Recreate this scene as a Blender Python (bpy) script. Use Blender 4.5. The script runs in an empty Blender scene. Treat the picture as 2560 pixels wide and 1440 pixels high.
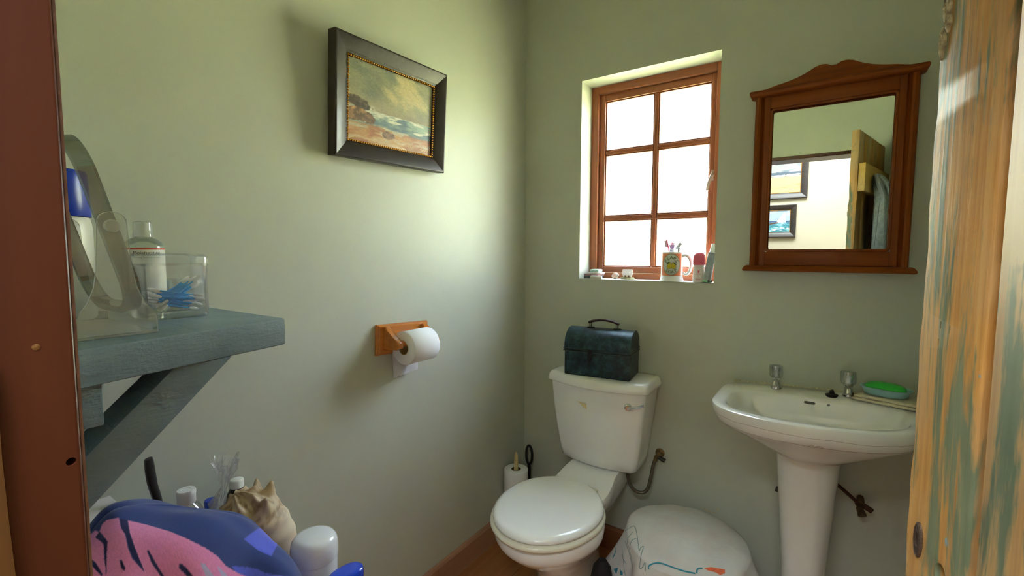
import bpy, bmesh, math, random
import numpy as np
from mathutils import Vector, Matrix
from mathutils.bvhtree import BVHTree
random.seed(7); rng = np.random.default_rng(7)
SC = bpy.context.scene
COL = SC.collection
PI = math.pi
def srgb(c):
    return tuple(((v/255)/12.92 if v/255 <= .04045 else ((v/255+.055)/1.055)**2.4) for v in c)

# ------------------------------------------------------------------ camera
FPX = 1147.587
CAM = Vector((1.13457, -1.77973, 1.24))
def cam_axes(yaw, pitch, roll):
    f = Vector((-math.sin(yaw)*math.cos(pitch), math.cos(yaw)*math.cos(pitch), -math.sin(pitch)))
    r = f.cross(Vector((0, 0, 1))).normalized(); u = r.cross(f)
    c, s = math.cos(roll), math.sin(roll)
    return c*r+s*u, -s*r+c*u, f
RT, UP, FW = cam_axes(.596055, .0732355, .003477)
cd = bpy.data.cameras.new('camera'); cam = bpy.data.objects.new('camera', cd); COL.objects.link(cam)
m = Matrix.Identity(4)
for i, a in enumerate((RT, UP, -FW)):
    for k in range(3): m[k][i] = a[k]
m.translation = CAM; cam.matrix_world = m
cd.sensor_width = 36; cd.lens = FPX*36/2560; cd.clip_start = .01; cd.clip_end = 200
SC.camera = cam
def ray(px):
    return (RT*((px[0]-1280)/FPX) - UP*((px[1]-720)/FPX) + FW)
def on(px, ax, v):
    d = ray(px); return CAM + d*((v-CAM[ax])/d[ax])
def PX(p):
    q = Vector(p)-CAM; z = q.dot(FW)
    return 1280+FPX*q.dot(RT)/z, 720-FPX*q.dot(UP)/z

# ------------------------------------------------------------------ world, sun, daylight
SC.view_settings.view_transform = 'Standard'; SC.view_settings.look = 'None'
SC.view_settings.gamma = 1; SC.view_settings.exposure = 3.25; SC.view_settings.use_curve_mapping = False
try: SC.cycles.use_denoising = True
except Exception: pass
SC.cycles.max_bounces = 9; SC.cycles.diffuse_bounces = 5; SC.cycles.glossy_bounces = 4; SC.cycles.transmission_bounces = 6; SC.cycles.transparent_max_bounces = 20
SC.cycles.adaptive_threshold = .035
SC.cycles.sample_clamp_indirect = 12
W = bpy.data.worlds.new('sky'); SC.world = W; W.use_nodes = True
nt = W.node_tree; bg = nt.nodes['Background']
tc = nt.nodes.new('ShaderNodeTexCoord'); sx = nt.nodes.new('ShaderNodeSeparateXYZ'); rp = nt.nodes.new('ShaderNodeValToRGB')
nt.links.new(tc.outputs['Generated'], sx.inputs[0]); nt.links.new(sx.outputs[2], rp.inputs[0]); nt.links.new(rp.outputs[0], bg.inputs[0])
rp.color_ramp.elements[0].position = 0.0; rp.color_ramp.elements[0].color = (.68, .79, .90, 1)
rp.color_ramp.elements[1].position = .8; rp.color_ramp.elements[1].color = (.50, .64, .82, 1)
bg.inputs[1].default_value = 4.0
def light(name, kind, loc, energy, color, target=None, size=(1, 1), angle=None):
    d = bpy.data.lights.new(name, kind); d.energy = energy; d.color = color
    if kind == 'AREA': d.shape = 'RECTANGLE'; d.size, d.size_y = size
    if angle is not None: d.angle = angle
    o = bpy.data.objects.new(name, d); COL.objects.link(o); o.location = loc
    if target is not None: o.rotation_euler = (Vector(target)-Vector(loc)).to_track_quat('-Z', 'Z').to_euler()
    return o
light('sun_offscreen', 'SUN', (0, -5, 10), 15.0, (1, .95, .86), (-1.0, 2.5, 4), angle=.02)
# the lit hall behind the photographer, whose bright wall shows in the mirror: an unseen, assumed ceiling lamp
light('hall_lamp_offscreen', 'AREA', (1.0, -2.45, 2.46), 7.5, (.90, .95, 1.0), (1.0, -2.2, 0), (1.0, .6))

# ------------------------------------------------------------------ helpers: objects
def tag(o, label=None, cat=None, group=None, kind=None):
    if label: o['label'] = label
    if cat: o['category'] = cat
    if group: o['group'] = group
    if kind: o['kind'] = kind
    return o
def thing(name, loc, label, cat, group=None, rot=(0, 0, 0), kind=None):
    o = bpy.data.objects.new(name, None); COL.objects.link(o); o.location = loc; o.rotation_euler = rot
    o.empty_display_size = .05
    o['_p'] = 1
    del o['_p']
    return tag(o, label, cat, group, kind)
def wpos(o):
    v = Vector(o.location)
    while o.parent: o = o.parent; v += Vector(o.location)
    return v
def obj(name, bm, mat, parent=None, label=None, cat=None, group=None, kind=None, sharp=38, local=False, smooth=True, recalc=True):
    if recalc: bmesh.ops.recalc_face_normals(bm, faces=bm.faces)
    me = bpy.data.meshes.new(name)
    if local: off = Vector()
    elif parent is not None: off = wpos(parent)
    else:
        xs = [v.co for v in bm.verts]
        off = Vector(((min(c.x for c in xs)+max(c.x for c in xs))/2, (min(c.y for c in xs)+max(c.y for c in xs))/2, min(c.z for c in xs)))
    if off.length: bmesh.ops.translate(bm, verts=bm.verts, vec=-off)
    bm.to_mesh(me); bm.free()
    if smooth:
        me.polygons.foreach_set('use_smooth', [True]*len(me.polygons))
        if sharp: me.set_sharp_from_angle(angle=math.radians(sharp))
    for mm in (mat if isinstance(mat, (list, tuple)) else [mat]): me.materials.append(mm)
    o = bpy.data.objects.new(name, me); COL.objects.link(o)
    if parent is not None: o.parent = parent
    else: o.location = off if not local else (0, 0, 0)
    return tag(o, label, cat, group, kind)
def B(): return bmesh.new()
def cut(o, bm):
    # cut a real hole or pocket: subtract the shape (given in the object's own coordinates) from the mesh
    bmesh.ops.recalc_face_normals(bm, faces=bm.faces)
    me = bpy.data.meshes.new('cutter'); bm.to_mesh(me); bm.free()
    me.materials.append(o.data.materials[0])
    c = bpy.data.objects.new('cutter', me); COL.objects.link(c)
    h = bpy.data.objects.new('host', o.data); COL.objects.link(h)
    md = h.modifiers.new('cut', 'BOOLEAN'); md.operation = 'DIFFERENCE'; md.object = c; md.solver = 'EXACT'
    dg = bpy.context.evaluated_depsgraph_get(); dg.update()
    new = bpy.data.meshes.new_from_object(h.evaluated_get(dg)); new.name = o.data.name
    bpy.data.objects.remove(h); bpy.data.objects.remove(c); bpy.data.meshes.remove(me)
    if len(new.polygons) > 4: o.data = new; new.set_sharp_from_angle(angle=math.radians(45))
def ell(cx, cz, rx, rz, n=16): return [(cx+rx*math.cos(2*PI*i/n), cz+rz*math.sin(2*PI*i/n)) for i in range(n)]

# ------------------------------------------------------------------ helpers: shapes
def box(bm, x0, x1, y0, y1, z0, z1, bev=0, seg=2, rot=None, pivot=None):
    r = bmesh.ops.create_cube(bm, size=1)
    vs = r['verts']
    for v in vs: v.co = Vector((x0+(v.co.x+.5)*(x1-x0), y0+(v.co.y+.5)*(y1-y0), z0+(v.co.z+.5)*(z1-z0)))
    es = list({e for v in vs for e in v.link_edges})
    if bev > 0:
        r2 = bmesh.ops.bevel(bm, geom=es, offset=bev, segments=seg, affect='EDGES', profile=.5)
        vs = list({v for f in r2['faces'] for v in f.verts} | {v for v in vs if v.is_valid})
    if rot is not None:
        pv = Vector(pivot) if pivot is not None else Vector(((x0+x1)/2, (y0+y1)/2, (z0+z1)/2))
        for v in vs: v.co = rot @ (v.co-pv) + pv
    return vs
def loft(bm, rings, cap0=True, cap1=True, closed=True):
    R = [[bm.verts.new(p) for p in r] for r in rings]
    n = len(R[0])
    for a, b in zip(R, R[1:]):
        for i in range(n if closed else n-1):
            j = (i+1) % n
            try: bm.faces.new((a[i], a[j], b[j], b[i]))
            except ValueError: pass
    if cap0: bm.faces.new(list(reversed(R[0])))
    if cap1: bm.faces.new(R[-1])
    return R
def lathe(bm, prof, c=(0, 0, 0), n=32, sx=1, sy=1, M=None, cap0=True, cap1=True):
    rings = []
    for r, z in prof:
        ring = []
        for i in range(n):
            a = 2*PI*i/n
            p = Vector((max(r, 1e-5)*math.cos(a)*sx, max(r, 1e-5)*math.sin(a)*sy, z))
            if M is not None: p = M @ p
            ring.append(p+Vector(c))
        rings.append(ring)
    return loft(bm, rings, cap0, cap1)
def catmull(pts, k=8):
    P = [Vector(p) for p in pts]; out = []
    for i in range(len(P)-1):
        p0, p1, p2, p3 = P[max(i-1, 0)], P[i], P[i+1], P[min(i+2, len(P)-1)]
        for j in range(k):
            t = j/k
            out.append(.5*((2*p1)+(p2-p0)*t+(2*p0-5*p1+4*p2-p3)*t*t+(3*p1-p0-3*p2+p3)*t*t*t))
    out.append(P[-1]); return out
def tube(bm, pts, r, n=10, caps=True, flat=1.0, up=None, closed=False):
    P = [Vector(p) for p in pts]
    rr = r if isinstance(r, (list, tuple)) else [r]*len(P)
    T = []
    for i in range(len(P)):
        if closed: t = P[(i+1) % len(P)]-P[i-1]
        else: t = P[min(i+1, len(P)-1)]-P[max(i-1, 0)]
        T.append(t.normalized())
    nrm = Vector(up) if up is not None else T[0].orthogonal()
    rings = []
    for i, p in enumerate(P):
        nrm = (nrm-T[i]*nrm.dot(T[i]))
        nrm = nrm.normalized() if nrm.length > 1e-9 else T[i].orthogonal().normalized()
        b = T[i].cross(nrm)
        rings.append([p+nrm*(rr[i]*flat*math.cos(2*PI*k/n))+b*(rr[i]*math.sin(2*PI*k/n)) for k in range(n)])
    if closed: rings.append(rings[0])
    R = loft(bm, rings, caps and not closed, caps and not closed)
    if closed: bmesh.ops.remove_doubles(bm, verts=R[0]+R[-1], dist=1e-7)
    return R
def prism(bm, poly, axis, a, b, bev=0, seg=2):
    # poly 2D in the plane of the two other axes (cyclic order): axis 0 -> (y,z), 1 -> (x,z), 2 -> (x,y)
    def mk(p, v): return Vector((v, p[0], p[1])) if axis == 0 else Vector((p[0], v, p[1])) if axis == 1 else Vector((p[0], p[1], v))
    va = [bm.verts.new(mk(p, a)) for p in poly]; vb = [bm.verts.new(mk(p, b)) for p in poly]
    fa = bm.faces.new(va); fb = bm.faces.new(list(reversed(vb))); n = len(poly); side = []
    for i in range(n): side.append(bm.faces.new((va[i], vb[i], vb[(i+1) % n], va[(i+1) % n])))
    vs = va+vb
    if bev > 0:
        es = list(set(fa.edges) | set(fb.edges))
        r = bmesh.ops.bevel(bm, geom=es, offset=bev, segments=seg, affect='EDGES', profile=.5)
        vs = list({v for f in r['faces'] for v in f.verts} | {v for v in vs if v.is_valid})
    return vs
def xf(vs, M):
    for v in vs: v.co = M @ v.co
def rrect(cx, cy, w, h, r, k=5):
    out = []
    for (sx_, sy_, a0) in ((1, 1, 0), (-1, 1, PI/2), (-1, -1, PI), (1, -1, 1.5*PI)):
        for i in range(k+1):
            a = a0+PI/2*i/k
            out.append((cx+sx_*(w/2-r)+r*math.cos(a), cy+sy_*(h/2-r)+r*math.sin(a)))
    return out

# ------------------------------------------------------------------ helpers: materials
class NT:
    def __init__(s, name):
        s.m = bpy.data.materials.new(name); s.m.use_nodes = True; s.t = s.m.node_tree
        s.b = s.t.nodes['Principled BSDF']; s.out = s.t.nodes['Material Output']
    def n(s, ty, **kw):
        nd = s.t.nodes.new('ShaderNode'+ty)
        for k, v in kw.items():
            if k in nd.inputs: nd.inputs[k].default_value = v
            else: setattr(nd, k, v)
        return nd
    def l(s, a, b): s.t.links.new(a, b)
    def coord(s, scale=(1, 1, 1), kind='Object', rot=(0, 0, 0)):
        c = s.n('TexCoord'); mp = s.n('Mapping'); mp.inputs['Scale'].default_value = scale; mp.inputs['Rotation'].default_value = rot
        s.l(c.outputs[kind], mp.inputs[0]); return mp.outputs[0]
    def noise(s, vec, scale, detail=3, rough=.55, dist=0):
        nd = s.n('TexNoise'); nd.inputs['Scale'].default_value = scale; nd.inputs['Detail'].default_value = detail
        nd.inputs['Roughness'].default_value = rough; nd.inputs['Distortion'].default_value = dist
        s.l(vec, nd.inputs['Vector']); return nd.outputs['Fac']
    def ramp(s, fac, stops, interp='LINEAR'):
        r = s.n('ValToRGB'); r.color_ramp.interpolation = interp
        while len(r.color_ramp.elements) < len(stops): r.color_ramp.elements.new(.5)
        for e, (p, c) in zip(r.color_ramp.elements, stops):
            e.position = p; e.color = (*c, 1) if len(c) == 3 else c
        s.l(fac, r.inputs[0]); return r.outputs[0]
    def mix(s, fac, a, b, mode='MIX'):
        x = s.n('Mix', data_type='RGBA', blend_type=mode)
        for inp, v in ((x.inputs[0], fac), (x.inputs[6], a), (x.inputs[7], b)):
            if isinstance(v, (int, float)): inp.default_value = v
            elif isinstance(v, tuple): inp.default_value = (*v, 1)
            else: s.l(v, inp)
        return x.outputs[2]
    def math(s, op, a, b=0.0, c=None, clamp=False):
        x = s.n('Math', operation=op, use_clamp=clamp)
        for i, v in enumerate((a, b) if c is None else (a, b, c)):
            if isinstance(v, (int, float)): x.inputs[i].default_value = v
            else: s.l(v, x.inputs[i])
        return x.outputs[0]
    def bump(s, h, strength=.2, dist=.002, to=None):
        bp = s.n('Bump'); bp.inputs['Strength'].default_value = strength; bp.inputs['Distance'].default_value = dist
        s.l(h, bp.inputs['Height'])
        s.l(bp.outputs[0], (to or s.b).inputs['Normal']); return bp
    def base(s, c):
        if isinstance(c, tuple): s.b.inputs['Base Color'].default_value = (*c, 1)
        else: s.l(c, s.b.inputs['Base Color'])
    def set(s, **k):
        for a, v in k.items(): s.b.inputs[a.replace('_', ' ')].default_value = v
        return s
def mat(name, c, rough=.5, metal=0, var=0, vscale=8, bump=0, bscale=60, bdist=.001, **kw):
    n = NT(name); c = srgb(c); v = n.coord()
    if var:
        d = tuple(x*(1-var) for x in c); l_ = tuple(min(1, x*(1+var)) for x in c)
        n.base(n.ramp(n.noise(v, vscale, 4), [(.3, d), (.7, l_)]))
    else: n.base(c)
    if bump: n.bump(n.noise(v, bscale, 4), bump, bdist)
    n.set(Roughness=rough, Metallic=metal)
    for k, x in kw.items(): n.b.inputs[k.replace('_', ' ')].default_value = x
    return n.m
def wood(name, c1, c2, axis=2, scale=1.0, rough=.35, coat=0, knots=False, bump=.15, spec=.5):
    n = NT(name); n.b.inputs['Specular IOR Level'].default_value = spec
    sc = [38*scale]*3; sc[axis] = 2.2*scale
    v = n.coord(tuple(sc)); g = n.noise(v, 1.0, 5, .6, .6)
    sc2 = [7*scale]*3; sc2[axis] = .7*scale
    g2 = n.noise(n.coord(tuple(sc2)), 1.0, 3, .5, 1.2)
    c1, c2 = srgb(c1), srgb(c2)
    a = n.ramp(g, [(.32, c2), (.66, c1)])
    b = n.ramp(g2, [(.35, tuple(x*.72 for x in c1)), (.65, tuple(min(1, x*1.06) for x in c1))])
    col = n.mix(.5, a, b)
    n.base(col); n.bump(g, bump, .0006); n.set(Roughness=rough)
    if coat: n.b.inputs['Coat Weight'].default_value = coat; n.b.inputs['Coat Roughness'].default_value = .15
    return n.m
def vcol(name, rough=.6, bump=0, bscale=300, coat=0, sheen=0):
    n = NT(name); a = n.n('Attribute', attribute_name='Col'); n.base(a.outputs['Color']); n.set(Roughness=rough)
    if bump: n.bump(n.noise(n.coord(), bscale, 3), bump, .0006)
    if coat: n.b.inputs['Coat Weight'].default_value = coat
    if sheen: n.b.inputs['Sheen Weight'].default_value = sheen
    return n.m
def clear(name, tint=(.97, .99, .98), gloss=.12, haze=.08, hazec=(.9, .92, .9), rough=.05, bumpy=0, bscale=40):
    # clear plastic or glass of thin wall: see-through with a fresnel gloss and a little milkiness
    n = NT(name); t = n.n('BsdfTransparent'); t.inputs[0].default_value = (*tint, 1)
    d = n.n('BsdfDiffuse'); d.inputs[0].default_value = (*hazec, 1)
    g = n.n('BsdfGlossy'); g.inputs['Roughness'].default_value = rough
    tl = n.n('BsdfTranslucent'); tl.inputs[0].default_value = (*hazec, 1); m0 = n.n('MixShader'); m0.inputs[0].default_value = .5; n.l(d.outputs[0], m0.inputs[1]); n.l(tl.outputs[0], m0.inputs[2])
    m1 = n.n('MixShader'); m1.inputs[0].default_value = haze; n.l(t.outputs[0], m1.inputs[1]); n.l(m0.outputs[0], m1.inputs[2])
    fr = n.n('Fresnel'); fr.inputs[0].default_value = 1.45
    f = n.math('ADD', n.math('MULTIPLY', fr.outputs[0], .6), gloss*.15, clamp=True)
    m2 = n.n('MixShader'); n.l(f, m2.inputs[0]); n.l(m1.outputs[0], m2.inputs[1]); n.l(g.outputs[0], m2.inputs[2])
    if bumpy:
        bp = n.n('Bump'); bp.inputs['Strength'].default_value = bumpy; bp.inputs['Distance'].default_value = .004
        n.l(n.noise(n.coord(), bscale, 3), bp.inputs['Height']); n.l(bp.outputs[0], g.inputs['Normal'])
    n.l(m2.outputs[0], n.out.inputs[0]); return n.m

# ------------------------------------------------------------------ helpers: printed pictures (flat print held as colours of a fine mesh)
def vnoise(x, y, seed=0):
    xi = np.floor(x).astype(int); yi = np.floor(y).astype(int); fx = x-xi; fy = y-yi
    def h(a, b):
        n = (a*374761393+b*668265263+seed*1442695041) & 0x7fffffff
        n = ((n ^ (n >> 13))*1274126177) & 0x7fffffff
        return ((n ^ (n >> 16)) & 0xffff)/65535.
    ux = fx*fx*(3-2*fx); uy = fy*fy*(3-2*fy)
    return (h(xi, yi)*(1-ux)+h(xi+1, yi)*ux)*(1-uy)+(h(xi, yi+1)*(1-ux)+h(xi+1, yi+1)*ux)*uy
def fbm(x, y, o=4, seed=0):
    s = 0; a = .5; t = 0
    for i in range(o): s = s+a*vnoise(x*2**i, y*2**i, seed+i*17); t += a; a *= .5
    return s/t
def mixc(a, b, t):
    t = np.clip(t, 0, 1)[..., None] if np.ndim(t) else t
    return a*(1-t)+np.array(b, float)*t
def sstep(a, b, x):
    t = np.clip((x-a)/(b-a), 0, 1); return t*t*(3-2*t)
def setcol(o, cols):
    me = o.data; at = me.color_attributes.new('Col', 'FLOAT_COLOR', 'POINT')
    c = np.asarray(cols, float)/255.; c = np.clip(c, 0, 1)
    lin = np.where(c <= .04045, c/12.92, ((c+.055)/1.055)**2.4)
    at.data.foreach_set('color', np.concatenate([lin, np.ones((len(lin), 1))], 1).astype(np.float32).ravel())
def picture_mesh(name, fn, nu, nv, place, parent, material):
    bm = B(); vs = [[bm.verts.new(place(i/(nu-1), j/(nv-1))) for i in range(nu)] for j in range(nv)]
    for j in range(nv-1):
        for i in range(nu-1): bm.faces.new((vs[j][i], vs[j][i+1], vs[j+1][i+1], vs[j+1][i]))
    o = obj(name, bm, material, parent, smooth=False, recalc=False)
    u, v = np.meshgrid(np.linspace(0, 1, nu), np.linspace(0, 1, nv))
    setcol(o, fn(u.ravel(), v.ravel())); return o
def text_verts(body, size=1.0):
    c = bpy.data.curves.new('t', 'FONT'); c.body = body; c.size = size; c.align_x = 'CENTER'; c.resolution_u = 3
    o = bpy.data.objects.new('t', c); COL.objects.link(o)
    dg = bpy.context.evaluated_depsgraph_get(); dg.update()
    me = bpy.data.meshes.new_from_object(o.evaluated_get(dg))
    vs = [v.co.copy() for v in me.vertices]; fs = [tuple(p.vertices) for p in me.polygons]
    bpy.data.objects.remove(o); bpy.data.curves.remove(c); bpy.data.meshes.remove(me)
    return vs, fs
def add_text(bm, body, size, place, sx=1.0):
    vs, fs = text_verts(body, size)
    V = [bm.verts.new(place(v.x*sx, v.y)) for v in vs]
    for f in fs:
        try: bm.faces.new([V[i] for i in f])
        except ValueError: pass
def world_bvh(objs):
    vs, fs = [], []
    for o in objs:
        M = Matrix.Identity(4); q = o; chain = []
        while q: chain.append(q); q = q.parent
        for q in reversed(chain): M = M @ (Matrix.Translation(q.location) @ q.rotation_euler.to_matrix().to_4x4())
        k = len(vs); vs += [M @ v.co for v in o.data.vertices]; fs += [tuple(k+i for i in p.vertices) for p in o.data.polygons]
    return BVHTree.FromPolygons(vs, fs)
def hit(bvh, px):
    loc, nrm, i, d = bvh.ray_cast(CAM, ray(px).normalized())
    if loc is None: return None
    if nrm.dot(ray(px)) > 0: nrm = -nrm
    return loc, nrm
def stroke(bm, bvh, pts, w, lift=.0006, k=6):
    # a printed line on a surface: a thin ribbon that follows the surface
    P = catmull([(p[0], p[1], 0) for p in pts], k)
    H = [hit(bvh, (p.x, p.y)) for p in P]
    ww = w if isinstance(w, (list, tuple)) else [w]*len(P)
    if isinstance(w, (list, tuple)): ww = [np.interp(i/(len(P)-1), np.linspace(0, 1, len(w)), w) for i in range(len(P))]
    row = []
    for i, h in enumerate(H):
        if h is None: row.append(None); continue
        a, b = H[max(i-1, 0)], H[min(i+1, len(H)-1)]
        if a is None or b is None: row.append(None); continue
        t = (b[0]-a[0]); s = t.cross(h[1])
        if s.length < 1e-9: row.append(None); continue
        s = s.normalized()*ww[i]/2
        row.append((bm.verts.new(h[0]+h[1]*lift-s), bm.verts.new(h[0]+h[1]*lift+s)))
    for a, b in zip(row, row[1:]):
        if a and b:
            try: bm.faces.new((a[0], a[1], b[1], b[0]))
            except ValueError: pass
def patch(bm, bvh, poly, lift=.0006):
    # a flat printed patch on a surface (fan from its middle)
    cx = sum(p[0] for p in poly)/len(poly); cy = sum(p[1] for p in poly)/len(poly)
    H = [hit(bvh, p) for p in poly]; c = hit(bvh, (cx, cy))
    if c is None or any(h is None for h in H): return
    V = [bm.verts.new(h[0]+h[1]*lift) for h in H]; cv = bm.verts.new(c[0]+c[1]*lift)
    for i in range(len(V)):
        bm.faces.new((cv, V[i], V[(i+1) % len(V)]))

# ------------------------------------------------------------------ materials
def wall_paint(name, c, var=.04):
    n = NT(name); v = n.coord(); c = srgb(c)
    n.base(n.ramp(n.noise(v, 2.5, 3), [(.3, tuple(x*(1-var) for x in c)), (.7, tuple(min(1, x*(1+var)) for x in c))]))
    h = n.math('ADD', n.noise(v, 16, 4), n.math('MULTIPLY', n.noise(v, 140, 3), .35))
    n.bump(h, .14, .004); n.set(Roughness=.48); return n.m
M_wall = wall_paint('sage_wall_paint', (198, 202, 188))
M_ceil = wall_paint('ceiling_paint', (224, 222, 200))
M_hall = wall_paint('hall_paint', (196, 186, 164))
M_pine = wood('varnished_pine', (146, 74, 18), (104, 46, 8), 2, 1, .4, .06, spec=.22)
M_pineX = wood('varnished_pine_x', (146, 74, 18), (104, 46, 8), 0, 1, .4, .06, spec=.22)
M_pineY = wood('varnished_pine_y', (214, 138, 66), (176, 100, 40), 1, 1.3, .25, .5)
M_sashZ = wood('window_timber', (172, 100, 62), (144, 78, 46), 2, 1, .45, .1)
M_sashX = wood('window_timber_x', (172, 100, 62), (144, 78, 46), 0, 1, .45, .1)
M_jamb = wood('dark_stained_timber', (92, 44, 24), (62, 28, 15), 2, .8, .45, .1)
M_floor = wood('laminate_oak', (176, 116, 66), (150, 92, 50), 1, .8, .4, .1)
M_base = wood('skirting_wood', (188, 142, 110), (160, 114, 84), 1, .8, .45)
M_ceramic = mat('white_ceramic', (240, 241, 241), .12, var=.015, vscale=5, Coat_Weight=.5)
M_plastic_w = mat('white_plastic', (232, 233, 230), .28)
M_chrome = mat('chrome', (205, 205, 205), .12, 1, var=.06, vscale=60)
M_brass = mat('worn_brass', (150, 128, 90), .35, 1, var=.2, vscale=120)
M_paper = mat('tissue_paper', (240, 240, 244), .9, bump=.4, bscale=900, bdist=.0008)
M_black = mat('black_plastic', (22, 22, 24), .45, var=.1)
M_dark = mat('dark_cavity', (28, 24, 20), .8)
def painted_shelf():
    n = NT('blue_grey_paint'); v = n.coord()
    n.base(n.ramp(n.noise(v, 9, 4), [(.3, srgb((100, 120, 132))), (.7, srgb((124, 143, 154)))]))
    h = n.math('ADD', n.noise(n.coord((12, 60, 260), rot=(.5, 0, 0)), 1.0, 3), n.math('MULTIPLY', n.noise(v, 220, 3), .6))
    n.bump(h, .55, .0016); n.set(Roughness=.5); return n.m
M_shelf = painted_shelf()
def worn_door():
    n = NT('worn_paint_on_pine')
    v = n.coord((95, 95, 2.2)); g = n.noise(v, 1, 5, .65, .3)
    w = n.noise(n.coord((14, 14, 2.6)), 1, 5, .68, .9); w2 = n.noise(n.coord((5, 5, 2)), 1, 3, .6, .5)
    wood_c = n.ramp(g, [(.3, srgb((150, 102, 48))), (.5, srgb((194, 142, 72))), (.7, srgb((206, 164, 100)))])
    pale = n.mix(n.ramp(w2, [(.5, (0, 0, 0)), (.68, (1, 1, 1))]), wood_c, srgb((188, 156, 112)))
    green = n.ramp(n.noise(n.coord((30, 30, 6)), 1, 4), [(.3, srgb((86, 100, 74))), (.7, srgb((124, 132, 102)))])
    s = n.math('ADD', n.math('MULTIPLY', w, .75), n.math('MULTIPLY', g, .35))
    mask = n.ramp(s, [(.565, (0, 0, 0)), (.63, (1, 1, 1))])
    c = n.mix(mask, pale, green)
    fl = n.ramp(n.noise(n.coord((60, 60, 26)), 1, 3), [(.70, (0, 0, 0)), (.73, (1, 1, 1))])
    c = n.mix(fl, c, srgb((128, 150, 150)))
    n.base(c); n.bump(n.math('ADD', g, n.math('MULTIPLY', s, .6)), .5, .0012); n.set(Roughness=.55); return n.m
M_door = worn_door()
M_doorback = wood('door_pine_back', (196, 150, 70), (160, 112, 44), 2, .8, .45)
def obscure_glass():
    n = NT('obscure_glass'); v = n.coord()
    nd = n.n('TexNoise'); nd.inputs['Scale'].default_value = 45; nd.inputs['Detail'].default_value = 3; n.l(v, nd.inputs['Vector'])
    ad = n.n('VectorMath', operation='MULTIPLY_ADD'); ad.inputs[1].default_value = (.016, .016, .016); n.l(nd.outputs['Color'], ad.inputs[0]); n.l(v, ad.inputs[2])
    vo = n.n('TexVoronoi', feature='DISTANCE_TO_EDGE'); vo.inputs['Scale'].default_value = 78; n.l(ad.outputs[0], vo.inputs['Vector'])
    v2 = n.n('TexVoronoi', feature='SMOOTH_F1'); v2.inputs['Scale'].default_value = 78; v2.inputs['Smoothness'].default_value = .2; n.l(ad.outputs[0], v2.inputs['Vector'])
    gr = n.n('MapRange', interpolation_type='SMOOTHSTEP'); gr.inputs['From Max'].default_value = .13; n.l(vo.outputs['Distance'], gr.inputs['Value'])
    hh = n.math('SUBTRACT', n.math('MULTIPLY', gr.outputs[0], .55), n.math('MULTIPLY', v2.outputs['Distance'], .45))
    bp = n.n('Bump'); bp.inputs['Strength'].default_value = 1.0; bp.inputs['Distance'].default_value = .0075
    n.l(hh, bp.inputs['Height'])
    rf = n.n('BsdfRefraction'); rf.inputs['IOR'].default_value = 1.45; rf.inputs['Roughness'].default_value = .26; n.l(bp.outputs[0], rf.inputs['Normal'])
    tr = n.n('BsdfTransparent'); gl = n.n('BsdfGlossy'); gl.inputs['Roughness'].default_value = .15; n.l(bp.outputs[0], gl.inputs['Normal'])
    m1 = n.n('MixShader'); m1.inputs[0].default_value = .25; n.l(rf.outputs[0], m1.inputs[1]); n.l(tr.outputs[0], m1.inputs[2])
    m2 = n.n('MixShader'); m2.inputs[0].default_value = .05; n.l(m1.outputs[0], m2.inputs[1]); n.l(gl.outputs[0], m2.inputs[2])
    n.l(m2.outputs[0], n.out.inputs[0]); return n.m
M_glass = obscure_glass(); M_glassback = clear('glass_outer_face', (1, 1, 1), .02, .0)

# ------------------------------------------------------------------ the room
XR, YE, ZC = 1.45, -1.70, 2.45
WX0, WX1, WZ0, WZ1 = .274, .808, 1.138, 1.955
def struct(name, bm, m_, parent=None): return obj(name, bm, m_, parent, kind='structure', smooth=False, local=True)
bm = B(); box(bm, -.2, 0, -1.90, .22, 0, ZC); struct('wall_left', bm, M_wall)
bm = B()
for a in ((0, WX0, 0, ZC), (WX1, XR, 0, ZC), (WX0, WX1, 0, WZ0), (WX0, WX1, WZ1, ZC)): box(bm, a[0], a[1], 0, .22, a[2], a[3])
bmesh.ops.remove_doubles(bm, verts=bm.verts, dist=1e-6)
struct('wall_back', bm, M_wall)
bm = B(); box(bm, XR, XR+.2, -1.85, .22, 0, ZC); struct('wall_right', bm, M_wall)
DX0, DX1, DZ = .77, 1.367, 1.847
bm = B()
for a in ((0, DX0-.024, 0, ZC), (DX1+.022, XR, 0, ZC), (DX0-.024, DX1+.022, DZ+.022, ZC)): box(bm, a[0], a[1], -1.85, YE, a[2], a[3])
struct('wall_front', bm, M_wall)
bm = B(); box(bm, -.2, XR+.2, -1.90, .22, ZC, ZC+.1); struct('ceiling', bm, M_ceil)
bm = B(); box(bm, -.2, XR+.2, -1.86, .22, -.1, -.012); fl = struct('floor', bm, mat('floor_underlay', (70, 48, 30), .8))
px0 = 0; k = 0
while px0 < XR:
    px1 = min(px0+.191, XR); off = (.62*k) % 1.2; y = -1.86
    for y1 in sorted([v for v in (-1.86+off, -1.86+off+1.2) if -1.8 < v < -.1]+[0]):
        bm = B(); box(bm, px0+.0006, px1-.0006, y+.0006, y1-.0006, -.012, 0, .0008, 1); obj('plank', bm, M_floor, fl, smooth=False, local=True); y = y1
    px0 = px1; k += 1
bm = B(); prism(bm, [(0, 0), (.016, 0), (.016, .088), (.011, .098), (0, .098)], 1, YE, 0); struct('baseboard_left', bm, M_base)
bm = B(); prism(bm, [(-.0, 0), (-.016, 0), (-.016, .088), (-.011, .098), (0, .098)], 0, .016, XR); struct('baseboard_back', bm, wood('skirting_wood_x', (150, 96, 62), (120, 74, 46), 0, .8, .45))
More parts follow.
